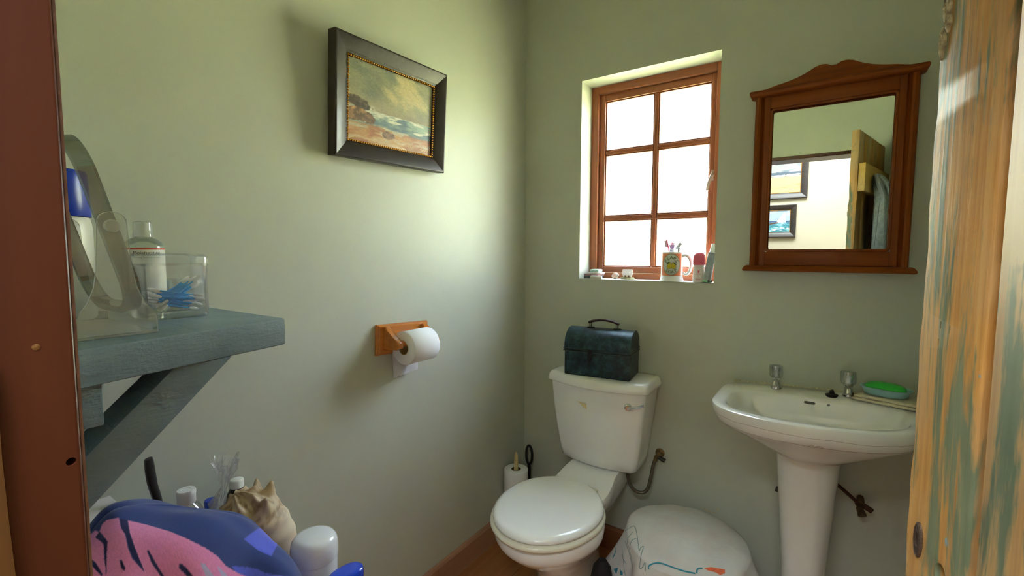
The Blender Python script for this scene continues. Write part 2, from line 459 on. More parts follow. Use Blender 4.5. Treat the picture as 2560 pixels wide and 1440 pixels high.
# door lining (dark stained), its stop bead, nail and screw hole
tr = thing('trim_1', (DX0, YE, 0), None, None, kind='structure')
bm = B(); box(bm, DX0-.024, DX0, -1.855, YE-.002, 0, DZ+.022, .002, 1); jl = obj('jamb_lining', bm, M_jamb, tr)
hq = on((178, 1154), 0, DX0)-wpos(tr); bm = B(); prism(bm, ell(hq.y, hq.z, .0024, .0024), 0, hq.x-.016, hq.x+.01); cut(jl, bm)
bm = B(); box(bm, DX1, DX1+.022, -1.855, YE-.002, 0, DZ+.022, .002, 1); obj('jamb_lining', bm, M_jamb, tr)
bm = B(); box(bm, DX0, DX1, -1.855, YE-.002, DZ, DZ+.022, .002, 1); obj('head_lining', bm, M_jamb, tr)
bm = B()
p = [on((-30, 900), 0, DX0+.001), on((-30, 1500), 0, DX0+.001), on((46, 1500), 0, DX0+.001), on((37, 1440), 0, DX0+.001), on((22, 1320), 0, DX0+.001), on((3, 1150), 0, DX0+.001), on((-8, 1000), 0, DX0+.001)]
prism(bm, [(q.y, q.z) for q in p], 0, DX0-.001, DX0+.004, .0006, 1); obj('stop_bead', bm, wood('bead_timber', (120, 84, 40), (78, 46, 22), 2, 1, .5), tr)
bm = B(); c = on((90, 868), 0, DX0); lathe(bm, [(0, 0), (.0018, 0), (.0018, .0002), (.0010, .0004), (0, .0004)], c, 16, M=Matrix.Rotation(PI/2, 3, 'Y')); obj('nail_head', bm, mat('rusty_nail', (132, 96, 52), .6, .3, var=.3, vscale=900), tr)
# chipped pale edge of the lining
bm = B(); box(bm, DX0-.020, DX0-.0012, YE-.0026, YE-.0012, 0, DZ); obj('bare_edge', bm, mat('bare_edge_paint', (104, 74, 54), .7, var=.4, vscale=70), tr)

# hall behind the photographer
bm = B(); box(bm, -1.3, 2.5, -3.35, -3.2, 0, 2.5); struct('wall_hall_back', bm, M_hall)
bm = B(); box(bm, -1.4, -1.3, -3.35, -1.85, 0, 2.5); struct('wall_hall_left', bm, M_hall)
bm = B(); box(bm, 2.5, 2.6, -3.35, -1.85, 0, 2.5); struct('wall_hall_right', bm, M_hall)
bm = B(); box(bm, -1.4, -.2, -1.95, -1.85, 0, 2.5); box(bm, XR+.2, 2.6, -1.95, -1.85, 0, 2.5); struct('wall_hall_front', bm, M_hall)
bm = B(); box(bm, -1.4, 2.6, -3.35, -1.86, 2.5, 2.6); struct('ceiling_hall', bm, M_ceil)
bm = B(); box(bm, -1.4, 2.6, -3.35, -1.86, -.1, 0); struct('floor_hall', bm, wood('hall_boards', (150, 96, 52), (118, 70, 36), 0, .7, .4))
# the garden outside the window: a sunlit grassy slope
def grass():
    n = NT('sunlit_grass'); v = n.coord()
    n.base(n.ramp(n.noise(v, .5, 6, .7), [(.3, srgb((160, 164, 104))), (.55, srgb((188, 188, 136))), (.75, srgb((204, 198, 160)))])); n.set(Roughness=.9); return n.m
bm = B(); N = 40
vs = []
for j in range(N+1):
    y = .5+45*(j/N)**2; row = []
    for i in range(25):
        x = -40+70*i/24
        z = -.35+max(0, y-1.5)*.20+.3*math.sin(x*.3+y*.2)*min(1, y/8)
        row.append(bm.verts.new((x, y, z)))
    vs.append(row)
for a, b in zip(vs, vs[1:]):
    for i in range(24): bm.faces.new((a[i], a[i+1], b[i+1], b[i]))
obj('grassy_slope', bm, grass(), kind='structure', local=True)

# ------------------------------------------------------------------ window
wn = thing('window_1', (.541, .10, WZ0), None, None, kind='structure')
FY0, FY1 = .10, .17
def member(name, x0, x1, y0, y1, z0, z1, m_, bev=.002): bm = B(); box(bm, x0, x1, y0, y1, z0, z1, bev, 2); return obj(name, bm, m_, wn)
fw = .031
member('frame_jamb', WX0, WX0+fw, FY0, FY1, WZ0, WZ1, M_sashZ); member('frame_jamb', WX1-fw, WX1, FY0, FY1, WZ0, WZ1, M_sashZ)
member('frame_head', WX0+fw, WX1-fw, FY0, FY1, WZ1-fw, WZ1, M_sashX); member('frame_sill', WX0+fw, WX1-fw, FY0, FY1, WZ0, WZ0+.024, M_sashX)
sx0, sx1, sz0, sz1 = WX0+fw+.001, WX1-fw-.001, WZ0+.025, WZ1-fw-.001
GX = [(.331, .540), (.557, .757)]; GZ = [(1.189, 1.388), (1.407, 1.668), (1.686, 1.893)]
SY0, SY1 = .115, .15
member('sash_stile', sx0, GX[0][0], SY0, SY1, sz0, sz1, M_sashZ); member('sash_stile', GX[1][1], sx1, SY0, SY1, sz0, sz1, M_sashZ)
member('sash_rail', GX[0][0], GX[1][1], SY0, SY1, GZ[2][1], sz1, M_sashX); member('sash_rail', GX[0][0], GX[1][1], SY0, SY1, sz0, GZ[0][0], M_sashX)
bm = B(); box(bm, GX[0][1], GX[1][0], SY0+.004, SY1, GZ[0][0], GZ[2][1], .004, 3); obj('glazing_bar', bm, M_sashZ, wn)
for a, b in ((GZ[0][1], GZ[1][0]), (GZ[1][1], GZ[2][0])):
    for x0, x1 in GX:
        bm = B(); box(bm, x0, x1, SY0+.004, SY1, a, b, .004, 3); obj('glazing_bar', bm, M_sashX, wn)
for z0, z1 in GZ:
    for x0, x1 in GX:
        bm = B(); box(bm, x0-.003, x1+.003, .132, .136, z0-.003, z1+.003)
        o = obj('pane', bm, [M_glass, M_glassback], wn, smooth=False)
        for f in o.data.polygons:
            f.material_index = 0 if f.normal.y < -.5 else 1
        # bead moulding round the pane
        bm = B()
        for q in ((x0, x1, z0, z0+.005), (x0, x1, z1-.005, z1), (x0, x0+.005, z0, z1), (x1-.005, x1, z0, z1)): box(bm, q[0], q[1], .122, .132, q[2], q[3], .0015, 1)
        obj('glazing_bead', bm, M_sashX, wn)
# casement fastener on the right stile
bm = B(); p = on((1778, 435), 1, .108)
box(bm, .764, .776, .108, .116, p.z-.025, p.z+.015, .002)
tube(bm, catmull([(.770, .108, p.z+.004), (.769, .098, p.z-.006), (.762, .094, p.z-.030), (.756, .093, p.z-.062)], 5), [.0045]*5+[.005]*5+[.006]*5+[.0065], 10, flat=.6)
obj('casement_handle', bm, mat('painted_handle', (176, 150, 138), .4, .3), wn)
bm = B(); box(bm, WX0+.0005, WX1-.0005, .0, FY0, WZ0-.001, WZ0+.0008); obj('window_sill', bm, mat('white_sill_paint', (228, 230, 224), .4, var=.02), wn)

# ------------------------------------------------------------------ plank door, standing open, with a coat behind it
FREE = Vector((1.222, -1.14, 0)); HINGE = Vector((1.366, -1.690, 0))
dd = (HINGE-FREE); DW = dd.length; dang = math.atan2(dd.y, dd.x)
dr = thing('door_1', (FREE.x, FREE.y, 0), 'old plank door in worn green and orange paint, standing open', 'door', kind='structure', rot=(0, 0, dang))
# local: x along the door from free edge to hinge, y = +: toward the right-hand wall side
DZ0, DZ1, DT = .012, 1.862, .032
def plank(x0, x1, ragged=False):
    bm = B()
    zs = np.linspace(DZ0, DZ1, 140)
    rings = []
    for z in zs:
        e = 0.0
        if ragged:
            e = .0012*math.sin(z*37)+.001*math.sin(z*91+1)
            pz = on((2310, 0), 1, -1.14).z
            for c, h, w in ((1.462, .004, .012), (1.482, .007, .010), (1.53, .010, .034), (.79, .004, .03), (.845, -.003, .012)): e += h*math.exp(-((z-c)/w)**2)
        b = .0025
        rings.append([(x0+e+b, 0, z), (x1-b, 0, z), (x1, b, z), (x1, DT-b, z), (x1-b, DT, z), (x0+e+b, DT, z), (x0+e, DT-b, z), (x0+e, b, z)])
    loft(bm, rings); o = obj('plank', bm, M_door, dr, local=True, sharp=45); return o
pl0 = plank(0, .104, True); xq = .1165
for w in (.142, .142, DW-.1165-.142*2-.025): plank(xq, xq+w); xq += w+.0125
bm = B(); box(bm, .04, DW-.005, .008, DT-.008, DZ0+.01, DZ1-.01); obj('tongue', bm, M_door, dr, local=True)
for z0 in (.25, 1.56):
    bm = B(); box(bm, .012, DW-.02, DT, DT+.03, z0, z0+.14, .003); obj('ledge', bm, wood('ledge_pine', (200, 160, 84), (166, 122, 54), 0, .8, .5), dr, local=True)
# keyhole plate
bm = B(); kz = on((2298, 1350), 1, -1.17).z
def doorpx(px):
    # point on the near face of the door, in door coordinates
    n_ = Vector((-dd.y, dd.x, 0)).normalized(); d_ = ray(px); t_ = (FREE-CAM).dot(n_)/d_.dot(n_); p_ = CAM+d_*t_
    u_ = dd.normalized(); return (p_-FREE).dot(u_), p_.z
ku, kz = doorpx((2298, 1350)); 
bm = B(); ring = []
for (r, y) in ((1.0, 0), (1.0, -.0018), (.86, -.0028), (.80, -.0022), (.5, -.0026), (.34, -.0026), (.34, -.0004)):
    ring.append([(ku+.0075*r*math.cos(2*PI*i/28), y, kz+.0185*r**.8*math.sin(2*PI*i/28)) for i in range(28)])
loft(bm, ring, True, False); ks = obj('keyhole_plate', bm, mat('aged_iron', (104, 88, 76), .45, .7, var=.35, vscale=500, bump=.4, bscale=500), dr, local=True)
bm = B(); prism(bm, ell(ku, kz, .0022, .0075), 1, -.002, .028); cut(pl0, bm)
hu, hz = doorpx((2350, 1440)); bm = B(); prism(bm, ell(hu, hz, .009, .012, 18), 1, -.002, .028); cut(pl0, bm)
for q in ((2352, 812), (2374, 824), (2346, 856), (2284, 1236), (2290, 1254)):
    u_, z_ = doorpx(q); bm = B(); prism(bm, ell(u_, z_, .0011, .0042, 10), 1, -.002, .014); cut(pl0, bm)
# pale grey splintered knot near the top of the edge
bm = B()
for (a, z, r1, r2) in ((.0075, 1.452, .0045, .015), (.0125, 1.484, .0065, .014), (.016, 1.468, .004, .009)):
    ring = []
    for (s, y) in ((1, .0), (1, -.0016), (.6, -.0034), (.2, -.0022)):
        ring.append([(a+r1*s*math.cos(2*PI*i/14)*(1+.25*math.sin(3*i)), y, z+r2*s*math.sin(2*PI*i/14)*(1+.2*math.cos(5*i))) for i in range(14)])
    loft(bm, ring)
obj('split_knot', bm, mat('grey_splintered_wood', (168, 156, 128), .8, var=.55, vscale=160, bump=.8, bscale=300, bdist=.002), dr, local=True)
# hook, then the coat
bm = B(); tube(bm, [(.185, DT+.03, 1.63), (.185, DT+.05, 1.625), (.185, DT+.062, 1.632), (.185, DT+.066, 1.648)], .004, 8); obj('coat_hook', bm, M_brass, dr, local=True)
bm = B(); box(bm, .45, .56, DT, DT+.003, 1.60, 1.66, .001, 1); obj('hinge', bm, mat('hinge_iron', (60, 52, 46), .5, .6), dr, local=True)
u_ = dd.normalized(); nn = Vector((-u_.y, u_.x, 0))
if nn.x < 0: nn = -nn
bm = B(); rings = []
for (z, w, t, off) in ((1.66, .02, .012, 0), (1.645, .05, .022, 0), (1.61, .07, .030, .0), (1.54, .075, .036, .005), (1.45, .085, .04, .008), (1.3, .10, .045, .012), (1.1, .11, .048, .012), (.9, .12, .05, .01), (.7, .125, .05, .01), (.62, .12, .048, .01)):
    ring = []
    for i in range(48):
        a = 2*PI*i/48; wob = 1+.20*math.sin(5*a+z*3)+.10*math.sin(9*a+2-z*5)
        u = .185+off+w*math.cos(a)*wob; y = DT+.036+.052*min(1, (1.68-z)*8)+t*1.2*math.sin(a)*wob*.85
        y = max(y, DT+.033)
        pp = FREE+u_*u+nn*y; ring.append((pp.x, pp.y, z))
    rings.append(ring)
loft(bm, rings)
for f in list(bm.faces): pass
bmesh.ops.subdivide_edges(bm, edges=[e for e in bm.edges], cuts=1, use_grid_fill=True)
coat = obj('coat', bm, mat('grey_fleece', (136, 142, 144), .95, var=.2, vscale=60, bump=.5, bscale=260, bdist=.003), None, 'dark grey fleece coat hanging from a hook behind the door', 'coat')

# ------------------------------------------------------------------ pictures in the hall (seen in the mirror)
M_frame = wood('dark_picture_moulding', (58, 49, 45), (36, 30, 27), 0, 1.5, .42, .15)
M_gilt = mat('gilt_bead', (196, 140, 52), .32, .75, var=.15, vscale=200)
M_canvas = vcol('oil_on_canvas', .45, .35, 420)
def frame_parts(parent, ax, w, h, mw, dep, M):
    # M maps local (u right, v up, d out of the wall) to world
    for (name, poly) in (('frame_bar', [(0, 0), (w, 0), (w-mw, mw), (mw, mw)]), ('frame_bar', [(0, h), (w, h), (w-mw, h-mw), (mw, h-mw)]),
                         ('frame_bar', [(0, 0), (0, h), (mw, h-mw), (mw, mw)]), ('frame_bar', [(w, 0), (w, h), (w-mw, h-mw), (w-mw, mw)])):
        bm = B()
        o_, i_ = (poly[0], poly[1]), (poly[3], poly[2])
        prof = [(0, 0), (0, dep*.93), (.03, dep*.99), (.08, dep), (.12, dep*.985), (.80, dep*.70), (.86, dep*.60), (.94, dep*.58), (1, dep*.50), (1, 0)]
        rings = []
        for e in (0, 1):
            rings.append([M(o_[e][0]+(i_[e][0]-o_[e][0])*t, o_[e][1]+(i_[e][1]-o_[e][1])*t, d) for t, d in prof])
        loft(bm, rings); obj(name, bm, M_frame, parent, sharp=50)
    bm = B(); s = .0076; r = .0036
    def bead(u, v):
        q = bmesh.ops.create_icosphere(bm, subdivisions=1, radius=r)
        c = M(u, v, dep*.56); 
        for x in q['verts']: x.co += c
    a, b = mw+.002, mw+.002; nu = int((w-2*a)/s); nv = int((h-2*b)/s)
    for i in range(nu+1):
        u = a+(w-2*a)*i/nu; bead(u, b); bead(u, h-b)
    for j in range(1, nv):
        v = b+(h-2*b)*j/nv; bead(a, v); bead(w-a, v)
    obj('bead_trim', bm, M_gilt, parent, kind='stuff', sharp=0, recalc=False)
    return mw+.004
def beach(u, v):
    c = np.tile(np.array([150., 152., 148.]), (len(u), 1)); f = fbm(u*5, v*7, 5, 3)
    c = mixc(c, (104, 116, 128), sstep(.4, .7, f)); c = mixc(c, (196, 190, 176), sstep(.58, .72, fbm(u*4+3, v*9, 4, 9)))
    hor = .56+.03*(fbm(u*6, u*0, 3, 5)-.5)
    c = mixc(c, (74, 88, 104), (v < hor)*1.); c = mixc(c, (206, 202, 190), ((v < hor-.06)*1.)*sstep(.3, .6, fbm(u*9, v*40, 4, 6)))
    c = mixc(c, (186, 164, 122), sstep(hor-.09, hor-.15, v)); c = mixc(c, (150, 122, 82), sstep(.45, .8, fbm(u*6, v*14, 4, 8))*sstep(hor-.1, 0, v))
    c = mixc(c, (70, 62, 60), (np.hypot((u-.78)*1.2, (v-.5)*.8) < .016)*1.)
    return c
def sailing(u, v):
    c = np.tile(np.array([160., 178., 204.]), (len(u), 1)); f = fbm(u*5, v*6, 5, 31)
    c = mixc(c, (214, 212, 220), sstep(.42, .66, f)); c = mixc(c, (120, 140, 178), sstep(.6, .8, fbm(u*4, v*5+9, 4, 12)))
    sea = v < .52
    w = fbm(u*8+v*3, v*16, 5, 14)
    s = mixc(np.tile(np.array([52., 122., 140.]), (len(u), 1)), (120, 178, 190), sstep(.4, .65, w)); s = mixc(s, (228, 236, 238), sstep(.58, .68, fbm(u*10, v*22, 5, 15))); s = mixc(s, (60, 84, 120), sstep(.36, .5, v))
    c = np.where(sea[:, None], s, c)
    # sail and hull
    t = np.clip((v-.42)/.52, 0, 1); xl = .62+.22*t; sail = (v > .44) & (v < .94) & (u > xl+.02) & (u < .90-.02*t-.1*np.sin(t*3)*0) & (u < .74+.35*(1-t)*.75+.12*t)
    c = mixc(c, (226, 224, 222), sail*1.); c = mixc(c, (176, 190, 210), (sail & (u < xl+.05))*.6)
    hull = (np.abs(v-.40-.25*(u-.55)) < .03) & (u > .42) & (u < .70); c = mixc(c, (92, 62, 44), hull*1.)
    c = mixc(c, (110, 96, 84), (np.hypot((u-.12), (v-.5)*2.2) < .10)*.7)
    return c
for (x0, x1, z0, z1, fn, lab, mw) in ((.33, .985, 1.757, 2.20, beach, 'framed beach painting under grey clouds on the hall wall', .052), (.50, .908, 1.405, 1.702, sailing, 'framed painting of a sailing boat on teal waves, below the beach painting', .046)):
    t = thing('framed_painting', ((x0+x1)/2, -3.2, z0), lab, 'painting')
    M = lambda u, v, d, x0=x0, z0=z0: Vector((x0+u, -3.2+d, z0+v))
    i = frame_parts(t, 1, x1-x0, z1-z0, mw, .03, M)
    w, h = x1-x0, z1-z0
    picture_mesh('canvas', fn, 150, 110, lambda u, v: M(i+u*(w-2*i), i+v*(h-2*i), .012), t, M_canvas)

# ------------------------------------------------------------------ seascape on the left wall
def seascape(u, v):
    n = len(u); c = np.tile(np.array([148., 148., 122.]), (n, 1))
    c = mixc(c, (124, 130, 116), sstep(.45, .7, fbm(u*4+1, v*5, 5, 41)))
    streak = fbm(u*3.2+v*3.2, v*2.2-u*1.0+4, 5, 44)
    c = mixc(c, (206, 188, 140), sstep(.50, .74, streak)*sstep(.42, .6, v)*.85)
    c = mixc(c, (196, 176, 136), sstep(.16, .0, abs(v-.50))*sstep(.8, .2, u)*.6)
    c = mixc(c, (176, 152, 120), sstep(.55, .40, v)*.5)
    hor = .43-.015*u+.02*(fbm(u*14, u*3, 3, 47)-.5)
    sea = sstep(hor+.004, hor-.006, v)
    w = fbm(u*6, v*26, 5, 50)
    s = mixc(np.tile(np.array([104., 124., 132.]), (n, 1)), (84, 104, 122), sstep(.45, .65, fbm(u*5+2, v*18, 4, 52)))
    s = mixc(s, (150, 170, 158), sstep(.35, .6, fbm(u*5+7, v*12, 4, 53)))
    s = mixc(s, (216, 216, 200), sstep(.54, .68, w))
    c = c*(1-sea[:, None])+s*sea[:, None]
    spray = np.exp(-((u-.25)/.07)**2-((v-.44)/.045)**2); c = mixc(c, (208, 204, 186), spray*sstep(.3, .6, fbm(u*30, v*30, 4, 55)))
    shore = .24-.03*u+.05*(fbm(u*5, v*4, 4, 57)-.5)
    sand = sstep(shore+.03, shore-.03, v)
    sd = mixc(np.tile(np.array([190., 146., 98.]), (n, 1)), (168, 112, 76), sstep(.45, .65, fbm(u*6, v*14, 5, 58)))
    sd = mixc(sd, (206, 176, 138), sstep(.5, .7, fbm(u*5+5, v*20, 4, 60))); sd = mixc(sd, (176, 128, 108), sstep(.5, 1, u)*.5)
    sd = mixc(sd, (196, 196, 178), sstep(.6, .7, fbm(u*7, v*30+3, 4, 61))*sstep(.02, .12, v)*.7)
    c = c*(1-sand[:, None])+sd*sand[:, None]
    rk = fbm(u*11, v*11, 6, 63)*.6+fbm(u*38, v*30, 4, 77)*.4
    def rock(cu, cv, ru, rv, col, c):
        d = np.abs((u-cu)/ru)**2.4+np.abs((v-cv)/rv)**2.2+(rk-.5)*2.6
        k_ = sstep(1.12, .82, d)*.92; cc = mixc(np.tile(np.array(col, float), (n, 1)), tuple(x*.62 for x in col), sstep(.4, .62, fbm(u*22, v*18, 5, 65))); cc = mixc(cc, tuple(min(255, x*1.35) for x in col), sstep(.55, .7, fbm(u*26+4, v*30, 4, 66))*sstep(cv-rv*.3, cv+rv, v))
        return c*(1-k_[:, None])+cc*k_[:, None]
    c = rock(.05, .50, .17, .06, (112, 94, 78), c); c = rock(.16, .45, .08, .045, (104, 88, 74), c)
    c = rock(.06, .34, .20, .08, (164, 122, 84), c); c = rock(.23, .31, .06, .055, (134, 102, 80), c); c = rock(.46, .155, .075, .05, (146, 112, 92), c)
    sig = (np.abs(v-.06-.012*np.sin(u*190)) < .006) & (u > .86) & (u < .97); c = mixc(c, (220, 200, 150), sig*.9)
    c = c*(1+.22*(fbm(u*60, v*90, 4, 91)-.5))[:, None]
    # canvas weave
    c = c*(1+.05*(fbm(u*220, v*160, 2, 70)-.5))[:, None]
    return c
pw, ph = .428, .322
ang = math.radians(1.7); lean = math.radians(4.2)
pc = Vector((.0, -1.0095, 1.5075))
def MP(u, v, d):
    y = u*math.cos(ang)-v*math.sin(ang)*.6; z = u*math.sin(ang)+v*math.cos(ang)
    return Vector((.006+d*math.cos(lean)+v*math.sin(lean), pc.y+y, pc.z+z-d*math.sin(lean)))
t = thing('framed_painting', MP(.21, 0, 0), 'dark framed seascape of waves and rocks on the green wall', 'painting')
i = frame_parts(t, 0, pw, ph, .047, .032, MP)
picture_mesh('canvas', seascape, 230, 170, lambda u, v: MP(i+u*(pw-2*i), i+v*(ph-2*i), .012), t, M_canvas)
bm = B()
for q in ((0, .003, 0, ph), (pw-.003, pw, 0, ph)): pass
prism(bm, [(.01, .01), (pw-.01, .01), (pw-.01, ph-.01), (.01, ph-.01)], 2, .001, .008)
for v in bm.verts: v.co = MP(v.co.x, v.co.y, v.co.z)
obj('backing_board', bm, mat('brown_backing', (110, 84, 60), .8), t)

# ------------------------------------------------------------------ wall mirror in a pine frame
t = thing('wall_mirror', (1.131, 0, 1.19), 'wall mirror in an orange pine frame with a curved pediment', 'mirror')
X0, X1 = .924, 1.338
def mbox(name, x0, x1, y0, y1, z0, z1, m_, bev=.003, seg=3): bm = B(); box(bm, x0, x1, y0, y1, z0, z1, bev, seg); return obj(name, bm, m_, t)
mbox('backing_board', X0+.01, X1-.01, -.008, -.001, 1.21, 1.76, M_pine, .0, 1)
IX0, IX1, IZ0, IZ1 = .968, 1.294, 1.252, 1.718
for s, x in ((1, X0), (-1, X1)):
    # post: half round outside, groove, flat stile inside
    bm = B(); pts = []
    for q in ((.0, -.0), (.0, -.030), (.004, -.036), (.011, -.038), (.017, -.035), (.020, -.028), (.024, -.023), (.028, -.026), (.0285, -.030), (.044, -.030), (.044, -.0)): pts.append((x+s*q[0], q[1]))
    rings = [[(p[0], p[1], z) for p in pts] for z in (1.206, 1.758)]
    loft(bm, rings); obj('post', bm, M_pine, t, sharp=30)
mbox('top_rail', IX0, IX1, -.030, -.002, IZ1, 1.760, M_pineX, .002); mbox('bottom_rail', IX0, IX1, -.030, -.002, 1.206, IZ0, M_pineX, .002)
# moulded inner bead with rounded corners
bm = B(); pth = [Vector((a, -.027, b)) for a, b in rrect((IX0+IX1)/2, (IZ0+IZ1)/2, IX1-IX0-.006, IZ1-IZ0-.006, .010, 5)]
tube(bm, pth, .005, 8, closed=True); obj('inner_bead', bm, M_pine, t)
bm = B(); box(bm, IX0-.004, IX1+.004, -.014, -.009, IZ0-.004, IZ1+.004); 
obj('mirror_glass', bm, mat('silvered_glass', (228, 234, 228), .005, 1), t, smooth=False)
# bottom ledge and top cornice with moulded edges
def moulding(name, x0, x1, prof, m_):
    bm = B(); rings = []
    for (o_, y, z) in prof: rings.append([(x0-o_, .0-.001, z), (x0-o_, -y, z), (x1+o_, -y, z), (x1+o_, -.001, z)])
    loft(bm, rings); o = obj(name, bm, m_, t, sharp=30); return o
moulding('ledge', .915, 1.347, [(-.001, .040, 1.206), (.004, .046, 1.203), (.007, .050, 1.199), (.009, .053, 1.195), (.0095, .054, 1.192), (.0085, .053, 1.1885), (.004, .05, 1.187)], M_pineX)
moulding('cornice', .918, 1.344, [(-.002, .038, 1.757), (.006, .046, 1.759), (.009, .050, 1.762), (.0105, .052, 1.766), (.0105, .052, 1.771), (.009, .050, 1.775), (.006, .046, 1.777)], M_pineX)
bm = B(); top = []
px_ = [0, .0035, .008, .013, .020, .030, .042, .052, .062, .075, .095, .12, .15, .18, .192]
pz_ = [1.8152, 1.8165, 1.8200, 1.8235, 1.8258, 1.8268, 1.8250, 1.8205, 1.8145, 1.8080, 1.8000, 1.7935, 1.7880, 1.7805, 1.7772]
for i in range(121):
    s = (-1+2*i/120)*.192; top.append((1.133+s, float(np.interp(abs(s), px_, pz_))))
poly = [(1.133-.192, 1.776)]+top+[(1.133+.192, 1.776)]
prism(bm, poly, 1, -.036, -.016, .003, 2); obj('pediment', bm, M_pineX, t, sharp=30)

# ------------------------------------------------------------------ toilet
TX = .432
t = thing('toilet', (TX, -.35, 0), 'white ceramic toilet with closed lid in the corner', 'toilet')
def tank_ring(z, w, yb, yf, bow, r=.022, k=5, n=14):
    # rounded back corners, bowed front (y negative is front)
    pts = []
    hw = w/2
    for (cx, cy, a0) in ((hw-r*.6, yb-r*.6, 0), (-hw+r*.6, yb-r*.6, PI/2)):
        for i in range(k+1):
            a = a0+PI/2*i/k; pts.append((TX+cx+r*.6*math.cos(a), cy+r*.6*math.sin(a), z))
    for i in range(k+1):
        a = PI+PI/2*i/k; pts.append((TX-hw+r+r*math.cos(a), yf+r+r*math.sin(a), z))
    for i in range(1, n):
        s = -1+2*i/n; pts.append((TX+s*(hw-r), yf-bow*(1-s*s), z))
    for i in range(k+1):
        a = 1.5*PI+PI/2*i/k; pts.append((TX+hw-r+r*math.cos(a), yf+r+r*math.sin(a), z))
    return pts
bm = B()
loft(bm, [tank_ring(z, w, -.018, yf, b) for z, w, yf, b in ((.410, .255, -.125, .012), (.416, .285, -.145, .018), (.428, .308, -.156, .022), (.46, .322, -.162, .026), (.56, .350, -.172, .03), (.66, .374, -.178, .032), (.742, .390, -.182, .033))])
tk = obj('cistern', bm, M_ceramic, t, sharp=50)
bm = B()
loft(bm, [tank_ring(z, w, -.012, yf, b, .026) for z, w, yf, b in ((.739, .392, -.182, .034), (.738, .408, -.190, .036), (.741, .414, -.193, .036), (.752, .412, -.192, .036), (.766, .404, -.188, .034), (.773, .392, -.180, .031), (.775, .375, -.170, .028))])
obj('cistern_lid', bm, M_ceramic, t, sharp=60)
# flush lever
bvt = world_bvh([tk]); lv, ln = hit(bvt, (1570, 1017))
bm = B(); Mr = ln.to_track_quat('Z', 'Y').to_matrix()
lathe(bm, [(0, -.002), (.0125, -.002), (.0135, .004), (.0125, .010), (.009, .013), (.0088, .017), (0, .0175)], lv, 24, M=Mr)
le = obj('flush_lever', bm, M_chrome, t)
bm = B(); e = lv+ln*.016; d1 = Vector((.058, -.002, .021)); tube(bm, [e, e+d1*.3+ln*.003, e+d1*.7+ln*.004, e+d1], [.0045, .0038, .0036, .0042], 10, flat=1.3); obj('lever_arm', bm, M_chrome, le)
# egg-shaped bowl
def egg(z, yc, a, bf, bb, n=48, cut=None, xo=0):
    pts = []
    for i in range(n):
        th = 2*PI*i/n; x = a*math.cos(th); y = math.sin(th)
        y = y*(bb if y > 0 else bf)
        if cut is not None: y = min(y, cut)
        pts.append((TX-.012+xo+x, yc+y, z))
    return pts
bm = B()
loft(bm, [egg(z, yc, a, bf, bb) for z, yc, a, bf, bb in ((.0, -.36, .105, .15, .20), (.012, -.36, .112, .155, .205), (.05, -.36, .100, .14, .195), (.14, -.37, .092, .13, .19), (.20, -.39, .100, .15, .18), (.25, -.42, .122, .178, .175), (.295, -.46, .150, .198, .16), (.325, -.485, .166, .205, .155), (.332, -.488, .172, .207, .155), (.345, -.49, .176, .211, .155), (.375, -.49, .179, .214, .155), (.383, -.49, .174, .208, .15))])
obj('bowl', bm, M_ceramic, t, sharp=60)
# deck between bowl and cistern
bm = B(); secs = []
for (y, hw, zt, zb) in ((-.03, .102, .412, .26), (-.10, .103, .412, .25), (-.17, .104, .413, .25), (-.20, .106, .410, .255), (-.24, .112, .398, .265), (-.29, .116, .388, .285), (-.34, .112, .383, .315), (-.42, .09, .380, .335)):
    ring = []
    for a, b in ((-.60, 0), (-.88, .45), (-1, .86), (-.95, 1), (-.5, 1), (0, 1), (.5, 1), (.95, 1), (1, .86), (.88, .45), (.60, 0), (.4, -.15), (-.4, -.15)):
        ring.append((TX-.006+a*hw, y, zb+(zt-zb)*b))
    secs.append(ring)
loft(bm, secs); obj('deck', bm, M_ceramic, t, sharp=60)
M_seat = mat('ivory_seat', (232, 230, 214), .22, var=.015)
bm = B()
loft(bm, [egg(z, -.50, a, bf, .19, cut=.172) for z, a, bf in ((.3845, .170, .212), (.386, .178, .220), (.392, .181, .223), (.399, .179, .221), (.4025, .172, .214))])
st = obj('seat_ring', bm, M_seat, t, sharp=60)
bm = B()
loft(bm, [egg(z, -.498, a, bf, .19, cut=.172) for z, a, bf in ((.4045, .160, .202), (.405, .169, .212), (.408, .173, .216), (.414, .1725, .2155), (.421, .166, .209), (.4245, .155, .198), (.4258, .13, .172))])
obj('seat_lid', bm, mat('white_seat_lid', (238, 239, 238), .18, Coat_Weight=.3), t, sharp=60)
for s in (-1, 1):
    bm = B(); lathe(bm, [(0, -.012), (.009, -.012), (.0105, -.008), (.0105, .008), (.009, .012), (0, .012)], (TX-.012+s*.075, -.315, .402), 16, M=Matrix.Rotation(PI/2, 3, 'Y')); obj('seat_hinge', bm, M_seat, t)
# torn yellowed label on the cistern
bm = B(); patch(bm, bvt, [(1441, 1001), (1452, 1006), (1466, 1009), (1467, 1024), (1466, 1018), (1458, 1018), (1454, 1012)], .0004); obj('label_scrap', bm, mat('yellowed_label', (230, 213, 164), .7), t, recalc=False)
